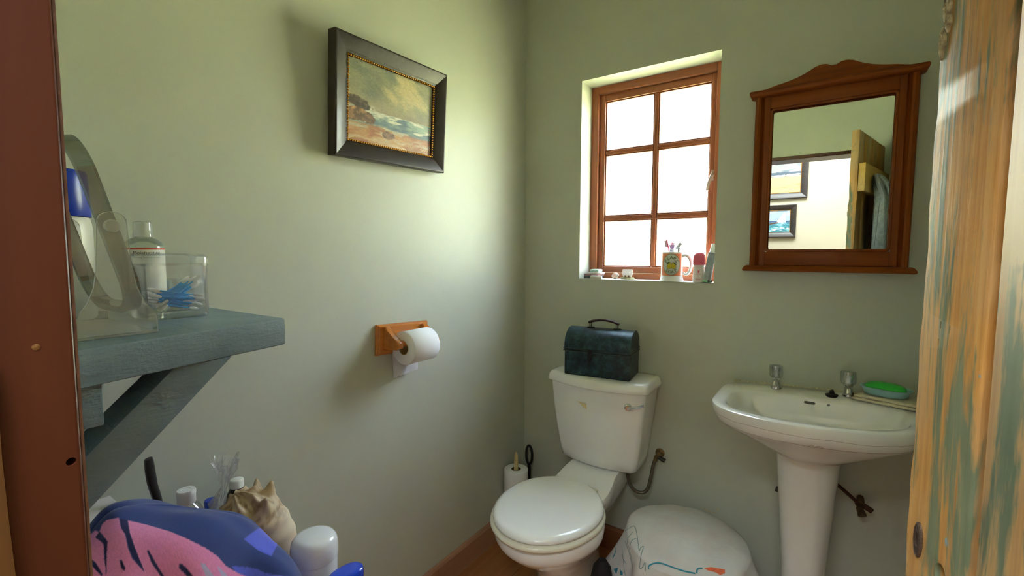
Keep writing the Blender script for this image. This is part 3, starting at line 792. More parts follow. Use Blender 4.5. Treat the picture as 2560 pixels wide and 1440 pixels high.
# supply hose and stop valve
t2 = thing('supply_hose', (.60, -.06, .34), 'grey braided water hose looping from wall valve to toilet cistern', 'hose')
a = on((1655, 1130), 1, -.03); b0 = Vector((.535, -.085, .408))
pth = catmull([b0, (.536, -.085, .375), (.545, -.083, .345), (.565, -.078, .322), (.590, -.07, .318), (.607, -.062, .335), (.616, -.055, .375), (.622, -.048, .425), (.628, -.04, .452)], 6)
bm = B(); tube(bm, pth, [.0062+.0006*(i % 2) for i in range(len(pth))], 10); obj('braided_tube', bm, mat('braided_steel', (112, 104, 88), .45, .6, var=.4, vscale=400), t2)
bm = B(); lathe(bm, [(0, -.012), (.0105, -.012), (.0105, .004), (.008, .006), (0, .006)], b0, 6); obj('coupling_nut', bm, M_brass, t2)
t3 = thing('stop_valve', (.634, 0, .46), 'small corroded brass stop valve on the wall beside the cistern', 'valve')
bm = B(); tube(bm, [(.634, 0, .463), (.634, -.045, .463)], .009, 12); lathe(bm, [(0, 0), (.018, 0), (.017, .004), (.010, .006), (0, .006)], (.634, -.0005, .463), 20, M=Matrix.Rotation(PI/2, 3, 'X')); tube(bm, [(.631, -.042, .462), (.629, -.043, .445)], .0085, 6); obj('valve_body', bm, M_brass, t3)
bm = B(); tube(bm, [(.636, -.040, .463), (.650, -.040, .458), (.664, -.038, .452)], [.006, .008, .009], 8); obj('valve_handle', bm, mat('valve_knob', (54, 50, 42), .5, .2), t3)

# ------------------------------------------------------------------ wash basin
BX, BZ = 1.120, .808
t = thing('wash_basin', (BX, -.012, BZ), 'white ceramic wash basin with hairline cracks on a pedestal', 'sink', rot=(0, -.045, 0))
def dshape(z, hw, yb, yf, ys, yo=0, n=80, sq=2.6):
    # D plan: straight back at yb, straight sides to ys, curved front to yf
    pts = []
    for i in range(n):
        th = 2*PI*i/n; c, s = math.cos(th), math.sin(th)
        if s >= 0:   # back half: rounded rectangle (superellipse, square)
            e = 7.0; k = (abs(c)**e+abs(s)**e)**(-1/e); x, y = hw*k*c, ys+(yb-ys)*k*s
        else:
            e = sq; k = (abs(c)**e+abs(s)**e)**(-1/e); x, y = hw*k*c, ys+(ys-yf)*k*s
        pts.append((x, y+yo, z))
    return pts
def basin_mat():
    n = NT('basin_ceramic'); v = n.coord(); c = srgb((238, 238, 234))
    sp = n.n('SeparateXYZ'); n.l(v, sp.inputs[0])
    def line(z0, slope, amp, w, seedscale):
        h = n.math('ADD', n.math('MULTIPLY', sp.outputs[0], slope), n.math('MULTIPLY', n.math('SUBTRACT', n.noise(n.coord((1, 1, 0)), seedscale, 3), .5), amp))
        d = n.math('ABSOLUTE', n.math('SUBTRACT', sp.outputs[2], n.math('ADD', h, z0)))
        return n.math('LESS_THAN', d, w)
    front = n.math('LESS_THAN', sp.outputs[1], -.26)
    cr = n.math('MULTIPLY', n.math('MAXIMUM', line(-.030, -.01, .014, .00045, 9), line(-.056, .0, .004, .0007, 3)), front)
    lime = n.math('MULTIPLY', n.math('LESS_THAN', sp.outputs[2], -.125), n.noise(n.coord((30, 30, 60)), 1, 4), clamp=True)
    deck = n.ramp(n.noise(v, 22, 5), [(.42, (0, 0, 0)), (.75, (1, 1, 1))])
    dk = n.math('MULTIPLY', n.math('MULTIPLY', deck, n.math('GREATER_THAN', sp.outputs[1], -.105)), n.math('GREATER_THAN', sp.outputs[2], -.012))
    col = n.mix(cr, c, srgb((158, 148, 138))); col = n.mix(n.math('MULTIPLY', lime, .45), col, srgb((186, 158, 110))); col = n.mix(n.math('MULTIPLY', dk, .35), col, srgb((206, 194, 160)))
    n.base(col); n.set(Roughness=.13); n.b.inputs['Coat Weight'].default_value = .4; return n.m
bm = B()
R_ = []
for (z, hw, yb, yf, ys, sq) in ((-.1395, .088, -.075, -.292, -.18, 2), (-.136, .108, -.066, -.305, -.18, 2), (-.115, .145, -.055, -.325, -.19, 2.1), (-.085, .200, -.035, -.358, -.20, 2.2), (-.062, .236, -.015, -.388, -.22, 2.2), (-.056, .2405, -.008, -.394, -.225, 2.2), (-.048, .247, -.004, -.400, -.23, 2.2), (-.030, .254, 0, -.408, -.235, 2.2), (-.010, .257, 0, -.411, -.24, 2.2), (-.003, .255, 0, -.409, -.24, 2.2), (0.0, .249, -.006, -.403, -.24, 2.2)):
    R_.append(dshape(z, hw, yb, yf, ys, 0, 80, sq))
for (z, hw, yb, yf, ys, sq) in ((-.001, .222, -.108, -.382, -.24, 2.3), (-.006, .215, -.113, -.375, -.24, 2.3), (-.022, .208, -.117, -.367, -.24, 2.3), (-.055, .192, -.122, -.352, -.235, 2.2), (-.095, .155, -.135, -.325, -.23, 2), (-.118, .10, -.165, -.29, -.228, 2), (-.126, .04, -.20, -.255, -.226, 2), (-.127, .018, -.212, -.243, -.227, 2)):
    R_.append(dshape(z, hw, yb, yf, ys, 0, 80, sq))
loft(bm, R_); bowl = obj('bowl', bm, basin_mat(), t, local=True, sharp=70)
bvb = world_bvh([bowl])
# overflow slot and chain hole, cut into the back of the bowl
def bowl_cut(pts, depth):
    RI = Matrix.Rotation(.045, 3, 'Y'); O = Vector((BX, -.012, BZ))
    L_ = [RI @ (hit(bvb, p)[0]-O) for p in pts]; y_ = sum(q.y for q in L_)/len(L_)
    bm = B(); prism(bm, [(q.x, q.z) for q in L_], 1, y_-.012, y_+depth); cut(bowl, bm)
bowl_cut([(2010, 1003), (2014, 1002), (2036, 1006), (2039, 1009), (2036, 1012), (2014, 1009), (2010, 1007)], .04)
bowl_cut([(2071+4*math.cos(2*PI*i/14), 1013+3.2*math.sin(2*PI*i/14)) for i in range(14)], .04)
# rusty scribble of limescale under the rim
bm = B(); stroke(bm, bvb, [(2006, 1113), (2016, 1118), (2030, 1112), (2036, 1119), (2046, 1115), (2056, 1120), (2040, 1122), (2020, 1117)], .0012)
for v in bm.verts: v.co = (Matrix.Rotation(.045, 3, 'Y') @ (v.co-Vector((BX, -.012, BZ))))
obj('limescale_mark', bm, mat('limescale', (176, 152, 104), .7), t, local=True, recalc=False)
M_acryl = clear('clear_acrylic_knob', (.92, .95, .95), .5, .12)
def tap(x, y):
    bm = B()
    lathe(bm, [(0, 0), (.0165, 0), (.0165, .004), (.0145, .010), (.0115, .020), (.0105, .030), (.0125, .033), (.0125, .040), (.009, .042), (0, .042)], (x, y, .0005), 28)
    tube(bm, catmull([(x, y-.004, .024), (x, y-.018, .028), (x, y-.030, .025), (x, y-.036, .016)], 5), [.009]*6+[.0085]*5+[.008]*5, 14)
    o = obj('tap', bm, M_chrome, t, local=True)
    bm = B(); rings = []
    for (r, z) in ((.0135, .038), (.0175, .040), (.019, .046), (.0185, .072), (.0175, .077)):
        rings.append([(x+r*(1+.05*math.cos(10*2*PI*i/60))*math.cos(2*PI*i/60), y+r*(1+.05*math.cos(10*2*PI*i/60))*math.sin(2*PI*i/60), z) for i in range(60)])
    loft(bm, rings); obj('tap_handle', bm, M_acryl, o, local=True)
    bm = B(); lathe(bm, [(0, .041), (.0115, .041), (.0105, .050), (.013, .056), (.0135, .072), (.012, .0765), (0, .0768)], (x, y, 0), 24); obj('handle_core', bm, M_chrome, o, local=True)
tap(-.097, -.055); tap(.094, -.060)
# sealing bead along the wall
bm = B(); tube(bm, [(-.232+.0095*i, .005+.001*math.sin(i*2.1), -.0035+.0012*math.sin(i*1.3)) for i in range(51)], .0055, 6); obj('sealant', bm, mat('old_sealant', (196, 190, 160), .7, var=.3, vscale=120), t, local=True)
t = None
# pedestal
def ped_mat():
    n = NT('pedestal_ceramic'); v = n.coord(); sp = n.n('SeparateXYZ'); n.l(v, sp.inputs[0])
    top = n.math('SUBTRACT', sp.outputs[2], n.math('ADD', .615, n.math('MULTIPLY', n.noise(n.coord((20, 20, 50)), 1, 4), .07)))
    f = n.math('MULTIPLY', n.math('MULTIPLY', top, 22, clamp=True), .55)
    f2 = n.math('MULTIPLY', n.math('GREATER_THAN', sp.outputs[2], .664), .5)
    c = n.mix(f, srgb((230, 230, 226)), srgb((206, 182, 138))); c = n.mix(f2, c, srgb((168, 120, 66)))
    n.base(c); n.set(Roughness=.16); n.b.inputs['Coat Weight'].default_value = .3; return n.m
bm = B(); rings = []
for (z, hw, yf) in ((0, .105, -.265), (.015, .108, -.268), (.03, .092, -.25), (.10, .062, -.222), (.2, .056, -.218), (.3, .059, -.225), (.42, .066, -.238), (.55, .075, -.256), (.62, .080, -.268), (.668, .083, -.278)):
    ring = []
    for i in range(40):
        a = 2*PI*i/40; c, s = math.cos(a), math.sin(a); e = 2.8; k = (abs(c)**e+abs(s)**e)**(-1/e)
        fl = 1-.05*math.exp(-((a-1.5*PI)/.35)**2)
        yc = (yf-.06)/2; hd = (-.06-yf)/2
        ring.append((BX+hw*k*c, yc+hd*k*s*(fl if s < 0 else 1), z))
    rings.append(ring)
loft(bm, rings); ped = obj('basin_pedestal', bm, ped_mat(), None, 'white tapering ceramic pedestal holding up the wash basin', 'pedestal')
# pipes behind the pedestal
t = thing('angle_valve', (1.262, 0, .44), 'corroded angle valve and pipe behind the basin pedestal', 'valve')
bm = B(); a = on((2092, 1210), 1, -.05); b = on((2146, 1258), 1, -.045); tube(bm, [a+Vector((-.03, 0, .03)), a, b], .0055, 10); obj('supply_pipe', bm, mat('tarnished_copper', (84, 56, 44), .5, .7, var=.3, vscale=90), t)
bm = B(); c = on((2152, 1268), 1, -.04); tube(bm, [b, c], .010, 8); tube(bm, [(c.x, 0, c.z+.012), (c.x, -.045, c.z+.012)], .010, 10); tube(bm, [c+Vector((-.004, -.003, 0)), c+Vector((.004, -.02, -.018))], [.009, .012], 8); obj('valve_body', bm, mat('corroded_brass', (96, 76, 46), .6, .5, var=.5, vscale=90), t)
bm = B(); box(bm, c.x+.004, c.x+.03, -.05, -.042, c.z-.004, c.z+.012, .002, 1, Matrix.Rotation(.5, 3, 'Y')); obj('valve_lever', bm, mat('rusted_lever', (72, 44, 34), .6, .4, var=.3), t)
bm = B(); c = on((1942, 1222), 1, -.05); tube(bm, [(c.x+.03, -.05, c.z-.006), (c.x-.004, -.05, c.z)], .009, 10); tube(bm, [(c.x+.02, 0, c.z-.004), (c.x+.02, -.05, c.z-.004)], .008, 10); obj('waste_pipe_stub', bm, mat('dark_fitting', (64, 58, 50), .5, .4), None, 'short dark pipe fitting poking out left of the pedestal', 'pipe')

# ------------------------------------------------------------------ lunch box on the cistern
L0 = Vector((.3120, -.2125, .775)); 
ux = Vector((.5666-.3120, -.1878+.2161, 0)); lw = ux.length; la = math.atan2(ux.y, ux.x)
t = thing('lunch_box', (.3115, -.200, .7755), 'dark teal domed metal lunch box standing on the toilet cistern', 'lunch box', rot=(0, 0, la))
lw, ldp, lh = .254, .150, .098
def teal_metal():
    n = NT('patinated_teal_metal'); v = n.coord()
    c = n.ramp(n.noise(v, 26, 6, .65), [(.3, srgb((22, 34, 42))), (.5, srgb((36, 58, 68))), (.68, srgb((58, 92, 98))), (.82, srgb((104, 128, 130)))])
    sp = n.ramp(n.noise(v, 240, 3), [(.62, (0, 0, 0)), (.75, (1, 1, 1))]); c = n.mix(n.math('MULTIPLY', sp, .35), c, srgb((150, 156, 152)))
    n.base(c); n.bump(n.noise(v, 160, 4), .25, .0008); n.set(Roughness=.42, Metallic=.35); return n.m
M_teal = teal_metal(); M_iron = mat('dark_iron', (46, 46, 48), .5, .6, var=.25, vscale=150)
bm = B(); box(bm, 0, lw, 0, ldp, 0, lh, .003, 2); obj('body', bm, M_teal, t, local=True)
bm = B(); arc = [(ldp, lh), (ldp, lh+.018)]
zc_, hr = lh+.018, .062
for i in range(1, 16):
    a = PI*i/16; arc.append((ldp/2+ldp/2*math.cos(a), zc_+hr*math.sin(a)**.9))
arc += [(0, lh+.018), (0, lh)]
prism(bm, arc, 0, -.001, lw+.001, .002, 2); obj('domed_lid', bm, M_teal, t, local=True, sharp=45)
bm = B()
for z in (lh-.004, lh+.005):
    tube(bm, [(-.002, -.002, z), (lw+.002, -.002, z), (lw+.002, ldp+.002, z), (-.002, ldp+.002, z)], .0028, 8, closed=True)
obj('rolled_rim', bm, mat('rim_metal', (58, 70, 72), .4, .5, var=.3, vscale=100), t, local=True)
bm = B(); xc = .104; 
prism(bm, [(xc-.0085, lh+.006), (xc+.0085, lh+.006), (xc+.0085, lh-.006), (xc+.006, lh-.014), (xc+.0095, lh-.030), (xc+.006, lh-.038), (xc, lh-.041), (xc-.006, lh-.038), (xc-.0095, lh-.030), (xc-.006, lh-.014), (xc-.0085, lh-.006)], 1, -.0065, -.003, .0006, 1)
la_ = obj('hasp', bm, M_iron, t, local=True)
bm = B(); box(bm, xc-.002, xc+.002, -.0095, -.0005, lh-.031, lh-.021, .001, 1); obj('staple', bm, M_iron, la_, local=True)
ztop = lh+.018+hr
def plate(x):
    bm = B(); prism(bm, [(x+.015*math.cos(2*PI*i/24)*(1+.14*math.cos(3*2*PI*i/24)), ldp/2+.013*math.sin(2*PI*i/24)*(1+.2*math.cos(4*2*PI*i/24))) for i in range(24)], 2, ztop-.003, ztop+.0022, .0006, 1); obj('handle_plate', bm, M_iron, t, local=True)
h0, h1 = .080, .185
plate(h0); plate(h1)
for hx in (h0, h1):
    bm = B(); tube(bm, [(hx-.0015, ldp/2-.006, ztop), (hx-.0015, ldp/2-.006, ztop+.0205), (hx, ldp/2, ztop+.0225), (hx+.0015, ldp/2+.006, ztop+.0205), (hx+.0015, ldp/2+.006, ztop)], .0014, 6)
    obj('handle_wire', bm, M_iron, t, local=True)
bm = B(); hp = catmull([(h0-.008, ldp/2, ztop+.019), (h0+.015, ldp/2, ztop+.028), ((h0+h1)/2, ldp/2, ztop+.033), (h1-.015, ldp/2, ztop+.028), (h1+.008, ldp/2, ztop+.019)], 6)
tube(bm, hp, [.0065]+[.0085]*(len(hp)-2)+[.0065], 12, flat=.62, up=(0, 0, 1)); hd = obj('handle_grip', bm, mat('worn_leather', (70, 52, 50), .5, 0, var=.3, vscale=60, bump=.3, bscale=150), t, local=True)

# ------------------------------------------------------------------ toilet roll holder on the left wall
t = thing('toilet_roll_holder', (0, -.754, .925), 'varnished pine toilet roll holder on the green wall', 'toilet roll holder', rot=(math.radians(-2.8), 0, 0))
M_hold = wood('honey_pine', (214, 132, 52), (176, 92, 28), 1, 1.4, .22, .6)
bm = B()
pts = []
for (o_, x) in ((0, .001), (0, .008), (.003, .011), (.0035, .014), (.007, .0175), (.0095, .018)):
    pts.append([(x, -.108+o_, -.004+o_*.9), (x, .108-o_, -.004+o_*.9), (x, .108-o_, .092-o_*.9), (x, -.108+o_, .092-o_*.9)])
loft(bm, pts); obj('back_plate', bm, M_hold, t, local=True, sharp=25)
for yy in (-.080, .080):
    prof = [(.018, .084), (.024, .086), (.032, .080), (.044, .066), (.062, .056), (.078, .049), (.086, .042), (.089, .033), (.086, .024), (.076, .019), (.06, .018), (.018, .013)]
    bm = B(); prism(bm, prof, 1, yy-.010, yy+.010, .003, 3); obj('bracket', bm, M_hold, t, local=True, sharp=40)
bm = B(); tube(bm, [(.070, -.072, .036), (.070, .072, .036)], .009, 16); obj('spindle', bm, M_hold, t, local=True)
hc = Vector((0, -.754, .925))+Matrix.Rotation(math.radians(-2.8), 3, 'X') @ Vector((.070, 0, .0235))
def roll_mesh(bm, axisM, c, r0, r1, w, n=56):
    lathe(bm, [(r0, -w/2), (r1-.001, -w/2), (r1, -w/2+.001), (r1, w/2-.001), (r1-.001, w/2), (r0, w/2), (r0, -w/2)], c, n, M=axisM, cap0=False, cap1=False)
t = thing('toilet_roll', hc, 'white toilet roll on the wooden holder, tail hanging against the wall', 'toilet roll')
AX = Matrix.Rotation(-PI/2, 3, 'X')
bm = B(); roll_mesh(bm, AX, hc, .0215, .0525, .108); obj('paper', bm, M_paper, t, sharp=50)
bm = B(); roll_mesh(bm, AX, hc, .0195, .0213, .110); obj('cardboard_core', bm, mat('cardboard', (196, 176, 120), .8), t)
bm = B(); ny = 14; rows = []
sheet = [(-.0515, .01), (-.053, -.004), (-.0525, -.03), (-.050, -.055), (-.049, -.08), (-.0495, -.094)]
for (dx, dz) in sheet:
    row = []
    for j in range(ny+1):
        y = -.053+.106*j/ny; z = dz
        if dz < -.09: z += -.008*(1-j/ny)+.0015*math.sin(j*2.7)
        row.append(bm.verts.new(hc+Vector((dx+.0012*math.sin(j*.9+dz*40), y, z))))
    rows.append(row)
for a, b in zip(rows, rows[1:]):
    for j in range(ny): bm.faces.new((a[j], a[j+1], b[j+1], b[j]))
bmesh.ops.solidify(bm, geom=bm.faces[:], thickness=.0006); obj('loose_sheet', bm, M_paper, t)

# ------------------------------------------------------------------ shelf with brace on the front wall
t = thing('wall_shelf', (.22, YE, 1.03), 'thick blue-grey painted shelf with a diagonal brace', 'shelf')
bm = B(); zt, zb = 1.13, 1.084
prism(bm, [(.001, YE), (.452, YE), (.3745, -1.353), (.001, -1.353)], 2, zb, zt, .0035, 2); obj('board', bm, M_shelf, t)
bm = B(); box(bm, .001, .42, YE, -1.607, 1.031, zb, .002); obj('batten', bm, M_shelf, t)
bm = B(); prism(bm, [(-1.4506, zb), (-1.5235, zb), (-1.70, .919), (-1.70, .851)], 0, .335, .40, .002); obj('brace', bm, M_shelf, t)

# ------------------------------------------------------------------ things on the window sill
SZ = WZ0+.0008
def flat(name, x0, x1, y0, y1, z0, z1, c, label, cat, rotz=0, bev=.002, rough=.5, grp='small flat things stacked at the end of the sill'):
    bm = B(); box(bm, x0, x1, y0, y1, z0, z1, bev, 2, Matrix.Rotation(rotz, 3, 'Z'))
    return obj(name, bm, mat(name+'_surface', c, rough, var=.12, vscale=40), None, label, cat, grp)
flat('notebook', .284, .350, .020, .085, SZ, SZ+.012, (66, 72, 80), 'dark grey little notebook at the bottom of the sill stack', 'notebook', .1)
flat('wallet', .287, .352, .022, .084, SZ+.0122, SZ+.0195, (176, 140, 130), 'dusty pink flat case on the dark notebook', 'case', -.05)
flat('soap_bar', .297, .358, .026, .082, SZ+.0197, SZ+.0265, (214, 208, 206), 'pale grey flat packet under the mint soap bar', 'packet', .06, .003)
flat('soap_bar', .308, .348, .030, .076, SZ+.0267, SZ+.039, (178, 214, 200), 'mint green soap bar on top of the sill stack', 'soap', 0, .005)
bm = B(); lathe(bm, [(0, -.024), (.0062, -.024), (.0068, -.022), (.0068, .020), (.006, .024), (0, .024)], (.348, .008, SZ+.0069), 20, M=Matrix.Rotation(PI/2, 3, 'Y'))
obj('ointment_tube', bm, mat('white_tube', (232, 232, 230), .3), None, 'small white capped tube lying on the sill beside the stack', 'tube')
# sea shell
bm = B(); rings = []
for i in range(15):
    s = i/14; r = .016*math.sin(PI*min(1, s*1.05+.02))**.7+.0006
    rings.append([(.4135+.034*(s-.5), .058+r*.8*math.cos(2*PI*k/24)*(1+.05*math.sin(7*2*PI*k/24)), SZ+.0135+r*.8*math.sin(2*PI*k/24)*(1+.05*math.sin(7*2*PI*k/24))+.004*(s-.5)) for k in range(24)])
loft(bm, rings); sh = obj('sea_shell', bm, mat('shell', (206, 190, 172), .6, var=.25, vscale=120, bump=.5, bscale=200), None, 'small pale sea shell on the sill beside the toy cottage', 'shell')
bm = B(); lathe(bm, [(0, 0), (.007, 0), (.0085, .003), (.004, .0042), (0, .003)], (.414, .0445, SZ+.014), 18, M=Matrix.Rotation(PI/2, 3, 'X')); obj('shell_mouth', bm, mat('shell_mouth_pink', (222, 184, 166), .5), sh)
# toy cottage
t = thing('toy_cottage', (.464, .06, SZ), 'tiny cream ceramic cottage with a thatched roof on the sill', 'figurine', rot=(0, 0, .25))
M_cot = mat('cottage_cream', (222, 208, 180), .6, var=.12, vscale=120, bump=.4, bscale=250)
bm = B(); lathe(bm, [(0, 0), (.028, 0), (.029, .004), (.026, .008), (0, .009)], (0, 0, 0), 26, sx=1, sy=.8); obj('base', bm, mat('cottage_garden', (178, 176, 130), .7, var=.4, vscale=170), t, local=True)
bm = B(); prism(bm, [(-.013, .007), (.013, .007), (.013, .022), (0, .036), (-.013, .022)], 0, -.017, .017); obj('walls', bm, M_cot, t, local=True)
bm = B()
for s in (-1, 1): prism(bm, [(s*.017, .017), (0, .0375), (0, .0415), (s*.019, .021)], 0, -.020, .020, .001, 1)
obj('roof', bm, mat('thatch', (206, 196, 186), .8, var=.3, vscale=300, bump=.8, bscale=300), t, local=True, smooth=False)
bm = B()
for x, z0, w, h in ((-.008, .011, .005, .006), (.006, .009, .006, .010), (-.002, .019, .004, .004)): box(bm, x-w/2, x+w/2, -.0138, -.0128, z0, z0+h)
obj('window_and_door', bm, mat('cottage_brown', (120, 74, 56), .7), t, local=True)
# mug
MX, MY = .6455, .048
t = thing('mug', (MX, MY, SZ), 'white ceramic mug with a pear picture, holding toothbrushes', 'mug', rot=(0, 0, math.radians(-2)))
r0 = .040
bm = B(); lathe(bm, [(0, .002), (.044, 0), (.0455, .002), (.045, .004), (.0425, .010), (.041, .016), (r0, .022), (r0, .106), (.0405, .111), (.0395, .1125), (.0375, .111), (.0365, .10), (.0365, .008), (0, .006)], (0, 0, 0), 56, cap1=False); mg = obj('cup', bm, M_ceramic, t, local=True, sharp=50)
bm = B(); tube(bm, catmull([(.038, 0, .096), (.050, 0, .100), (.064, 0, .092), (.072, 0, .068), (.068, 0, .040), (.056, 0, .027), (.047, 0, .030), (.0465, 0, .036)], 7), [.0055]*20+[.005]*15+[.004]*14+[.0035], 12, flat=1.2); obj('handle', bm, M_ceramic, t, local=True)
# print: facing the room (-y), azimuth measured from -y
va = math.radians(-14)     # turned a little towards the doorway
def cyl(R):
    def f(x, z):
        a = x/R+math.radians(14); return Vector((R*math.sin(a), -R*math.cos(a), z))
    return f
def sheet_cyl(bm, R, pts_fn, nu, nv):
    vs = [[bm.verts.new(cyl(R)(*pts_fn(i/(nu-1), j/(nv-1)))) for i in range(nu)] for j in range(nv)]
    for j in range(nv-1):
        for i in range(nu-1): bm.faces.new((vs[j][i], vs[j][i+1], vs[j+1][i+1], vs[j+1][i]))
bm = B(); sheet_cyl(bm, r0+.0003, lambda u, v: (-.042+.084*u, .022+.084*v), 24, 6); obj('orange_panel', bm, mat('orange_print', (224, 134, 88), .35, var=.2, vscale=500), t, local=True, recalc=False)
def disc(R, rx, rz, zc, r_in=0, n=44):
    bm = B(); c = cyl(R); rr = [max(r_in, 1e-4)+(1-max(r_in, 1e-4))*k/3 for k in range(4)]
    rings = [[bm.verts.new(c(rx*q*math.cos(2*PI*i/n), zc+rz*q*math.sin(2*PI*i/n))) for i in range(n)] for q in rr]
    for a, b in zip(rings, rings[1:]):
        for i in range(n): bm.faces.new((a[i], a[(i+1) % n], b[(i+1) % n], b[i]))
    return bm
M_pgreen = mat('print_green', (116, 134, 100), .35); M_pgrey = mat('print_pale', (206, 214, 206), .35)
ZM = .0645
obj('oval_ring', disc(r0+.0006, .0335, .0410, ZM), M_pgreen, t, local=True, recalc=False)
obj('oval_dots', disc(r0+.0008, .0320, .0393, ZM, .955), mat('print_dots', (196, 206, 188), .4, var=.5, vscale=900), t, local=True, recalc=False)
obj('oval_ground', disc(r0+.0009, .0300, .0370, ZM), M_pgrey, t, local=True, recalc=False)
c = cyl(r0+.0012)
for word, top in (('PEARS', True), ('SOAP', False)):
    n = len(word); bm = B()
    for i, ch in enumerate(word):
        if top: a = math.radians(90+(n-1)*31/2-31*i); rx, rz = .0235, .0270
        else: a = math.radians(270-(n-1)*27/2+27*i); rx, rz = .0245, .0285
        cx, cz = rx*math.cos(a), ZM+rz*math.sin(a)
        rt = a-PI/2 if top else a+PI/2; sz = .0185 if top else .0165
        vs, fs = text_verts(ch, sz); ym = .36*sz
        for dx, dy in ((0, 0), (.0008, 0), (-.0008, 0)):
            V = [bm.verts.new(c(cx+(v.x*1.05+dx)*math.cos(rt)-(v.y-ym)*math.sin(rt), cz+(v.x*1.05+dx)*math.sin(rt)+(v.y-ym)*math.cos(rt))) for v in vs]
            for f in fs:
                try: bm.faces.new([V[k] for k in f])
                except ValueError: pass
    obj('lettering', bm, M_pgreen, t, local=True, recalc=False)
def blob(bm, R, pts):
    c = cyl(R); mx = sum(p[0] for p in pts)/len(pts); mz = sum(p[1] for p in pts)/len(pts)
    V = [bm.verts.new(c(p[0], ZM+p[1])) for p in pts]; cv = bm.verts.new(c(mx, ZM+mz))
    for i in range(len(V)): bm.faces.new((cv, V[i], V[(i+1) % len(V)]))
def pear(cx, cz, s, tilt):
    o = []
    for i in range(32):
        a = 2*PI*i/32; r = 1+.0*a; x = .62*math.sin(a)*(1-.42*max(0, math.cos(a))**1.2); z = math.cos(a)*(1.0 if math.cos(a) > 0 else .72)
        o.append((cx+s*(x*math.cos(tilt)-z*math.sin(tilt)), cz+s*(x*math.sin(tilt)+z*math.cos(tilt))))
    return o
bm = B(); blob(bm, r0+.0013, pear(-.0072, -.0062, .0150, -.15)); blob(bm, r0+.0013, pear(.0082, -.0062, .0148, .12)); obj('pear_outline', bm, mat('print_dark', (58, 54, 24), .4), t, local=True, recalc=False)
bm = B(); blob(bm, r0+.0016, pear(-.0072, -.0062, .0139, -.15)); blob(bm, r0+.0016, pear(.0082, -.0062, .0137, .12)); obj('pears', bm, mat('print_yellow', (206, 190, 44), .35, var=.2, vscale=150), t, local=True, recalc=False)
bm = B()
for p in ([(-.004, .008), (-.009, .011), (-.016, .0075), (-.018, .001), (-.013, .003), (-.007, .005)], [(.006, .008), (.012, .008), (.017, .003), (.022, -.002), (.015, -.001), (.009, .003)]): blob(bm, r0+.0017, p)
cc = cyl(r0+.0018); obj('pear_leaves', bm, mat('print_leaf', (74, 96, 52), .4), t, local=True, recalc=False)
# toothbrushes, razor and toothpaste standing in the mug
base = Vector((MX, MY, SZ))
def brush(dx, dy, tx, ty, h, c, label, hl=.030, facing=0):
    a = base+Vector((dx, dy, .0075)); b = base+Vector((tx, ty, h))
    t = thing('toothbrush', a, label, 'toothbrush'); m_ = mat('brush_plastic', c, .3)
    d = (b-a).normalized(); bm = B(); tube(bm, [a, a+(b-a)*.5, b-d*hl*1.3, b-d*hl], [.0045, .0045, .0025, .0025], 10); obj('handle', bm, m_, t)
    s = d.cross(Vector((math.cos(facing), math.sin(facing), 0))).normalized(); f = s.cross(d)
    M4 = Matrix((s, d, f)).transposed()
    bm = B(); vs = box(bm, -.0058, .0058, -.001, hl, -.0025, .0025, .002, 2); xf(vs, M4)
    for v in bm.verts: v.co += b-d*hl
    obj('head', bm, m_, t)
    bm = B(); vs = box(bm, -.005, .005, .002, hl-.002, .0025, .011, .0012, 1); xf(vs, M4)
    for v in bm.verts: v.co += b-d*hl
    obj('bristles', bm, mat('bristle', (236, 196, 214), .8, bump=.5, bscale=900), t)
brush(.010, .0, -.020, -.004, .160, (232, 74, 110), 'pink toothbrush standing in the mug', facing=PI)
brush(-.006, .010, -.004, .008, .150, (168, 130, 180), 'purple toothbrush standing in the mug', facing=-.7)
t = thing('travel_toothpaste', base+Vector((.002, -.012, .008)), 'short toothpaste tube with a lilac flared cap in the mug', 'toothpaste')
bm = B(); c0 = base+Vector((.002, -.014, 0)); loft(bm, [[(c0.x+w*math.cos(2*PI*i/20), c0.y+d*math.sin(2*PI*i/20), c0.z+z) for i in range(20)] for z, w, d in ((.008, .013, .002), (.06, .011, .007), (.120, .0095, .0085), (.124, .007, .007))]); obj('tube_body', bm, mat('tube_white', (226, 230, 238), .3), t)
bm = B(); lathe(bm, [(0, .124), (.0062, .124), (.0085, .131), (.0115, .138), (.0105, .1395), (0, .1395)], c0, 20); obj('flared_cap', bm, mat('lilac_cap', (176, 140, 190), .3), t)
bm = B()
for k_ in range(3): tube(bm, [(c0.x-.006+.005*k_, c0.y-.0095, c0.z+.1145), (c0.x-.004+.005*k_, c0.y-.0098, c0.z+.119), (c0.x-.002+.005*k_, c0.y-.0095, c0.z+.1145)], .0007, 5)
obj('blue_print', bm, mat('blue_ink', (70, 80, 170), .4), t)
t = thing('razor', base+Vector((.012, .004, .0075)), 'grey disposable razor standing in the mug', 'razor')
a = base+Vector((.012, .004, .0085)); b = base+Vector((.026, -.002, .128)); bm = B(); tube(bm, [a, (a+b)/2, b], [.0045, .005, .0035], 10); obj('handle', bm, mat('razor_dark', (86, 78, 84), .4), t)
bm = B(); box(bm, -.016, .016, -.004, .004, -.006, .006, .002, 2, Matrix.Rotation(-.9, 3, 'Y'))
for v in bm.verts: v.co += b+Vector((-.002, 0, .006))
obj('razor_head', bm, mat('razor_head_grey', (190, 202, 204), .35), t)
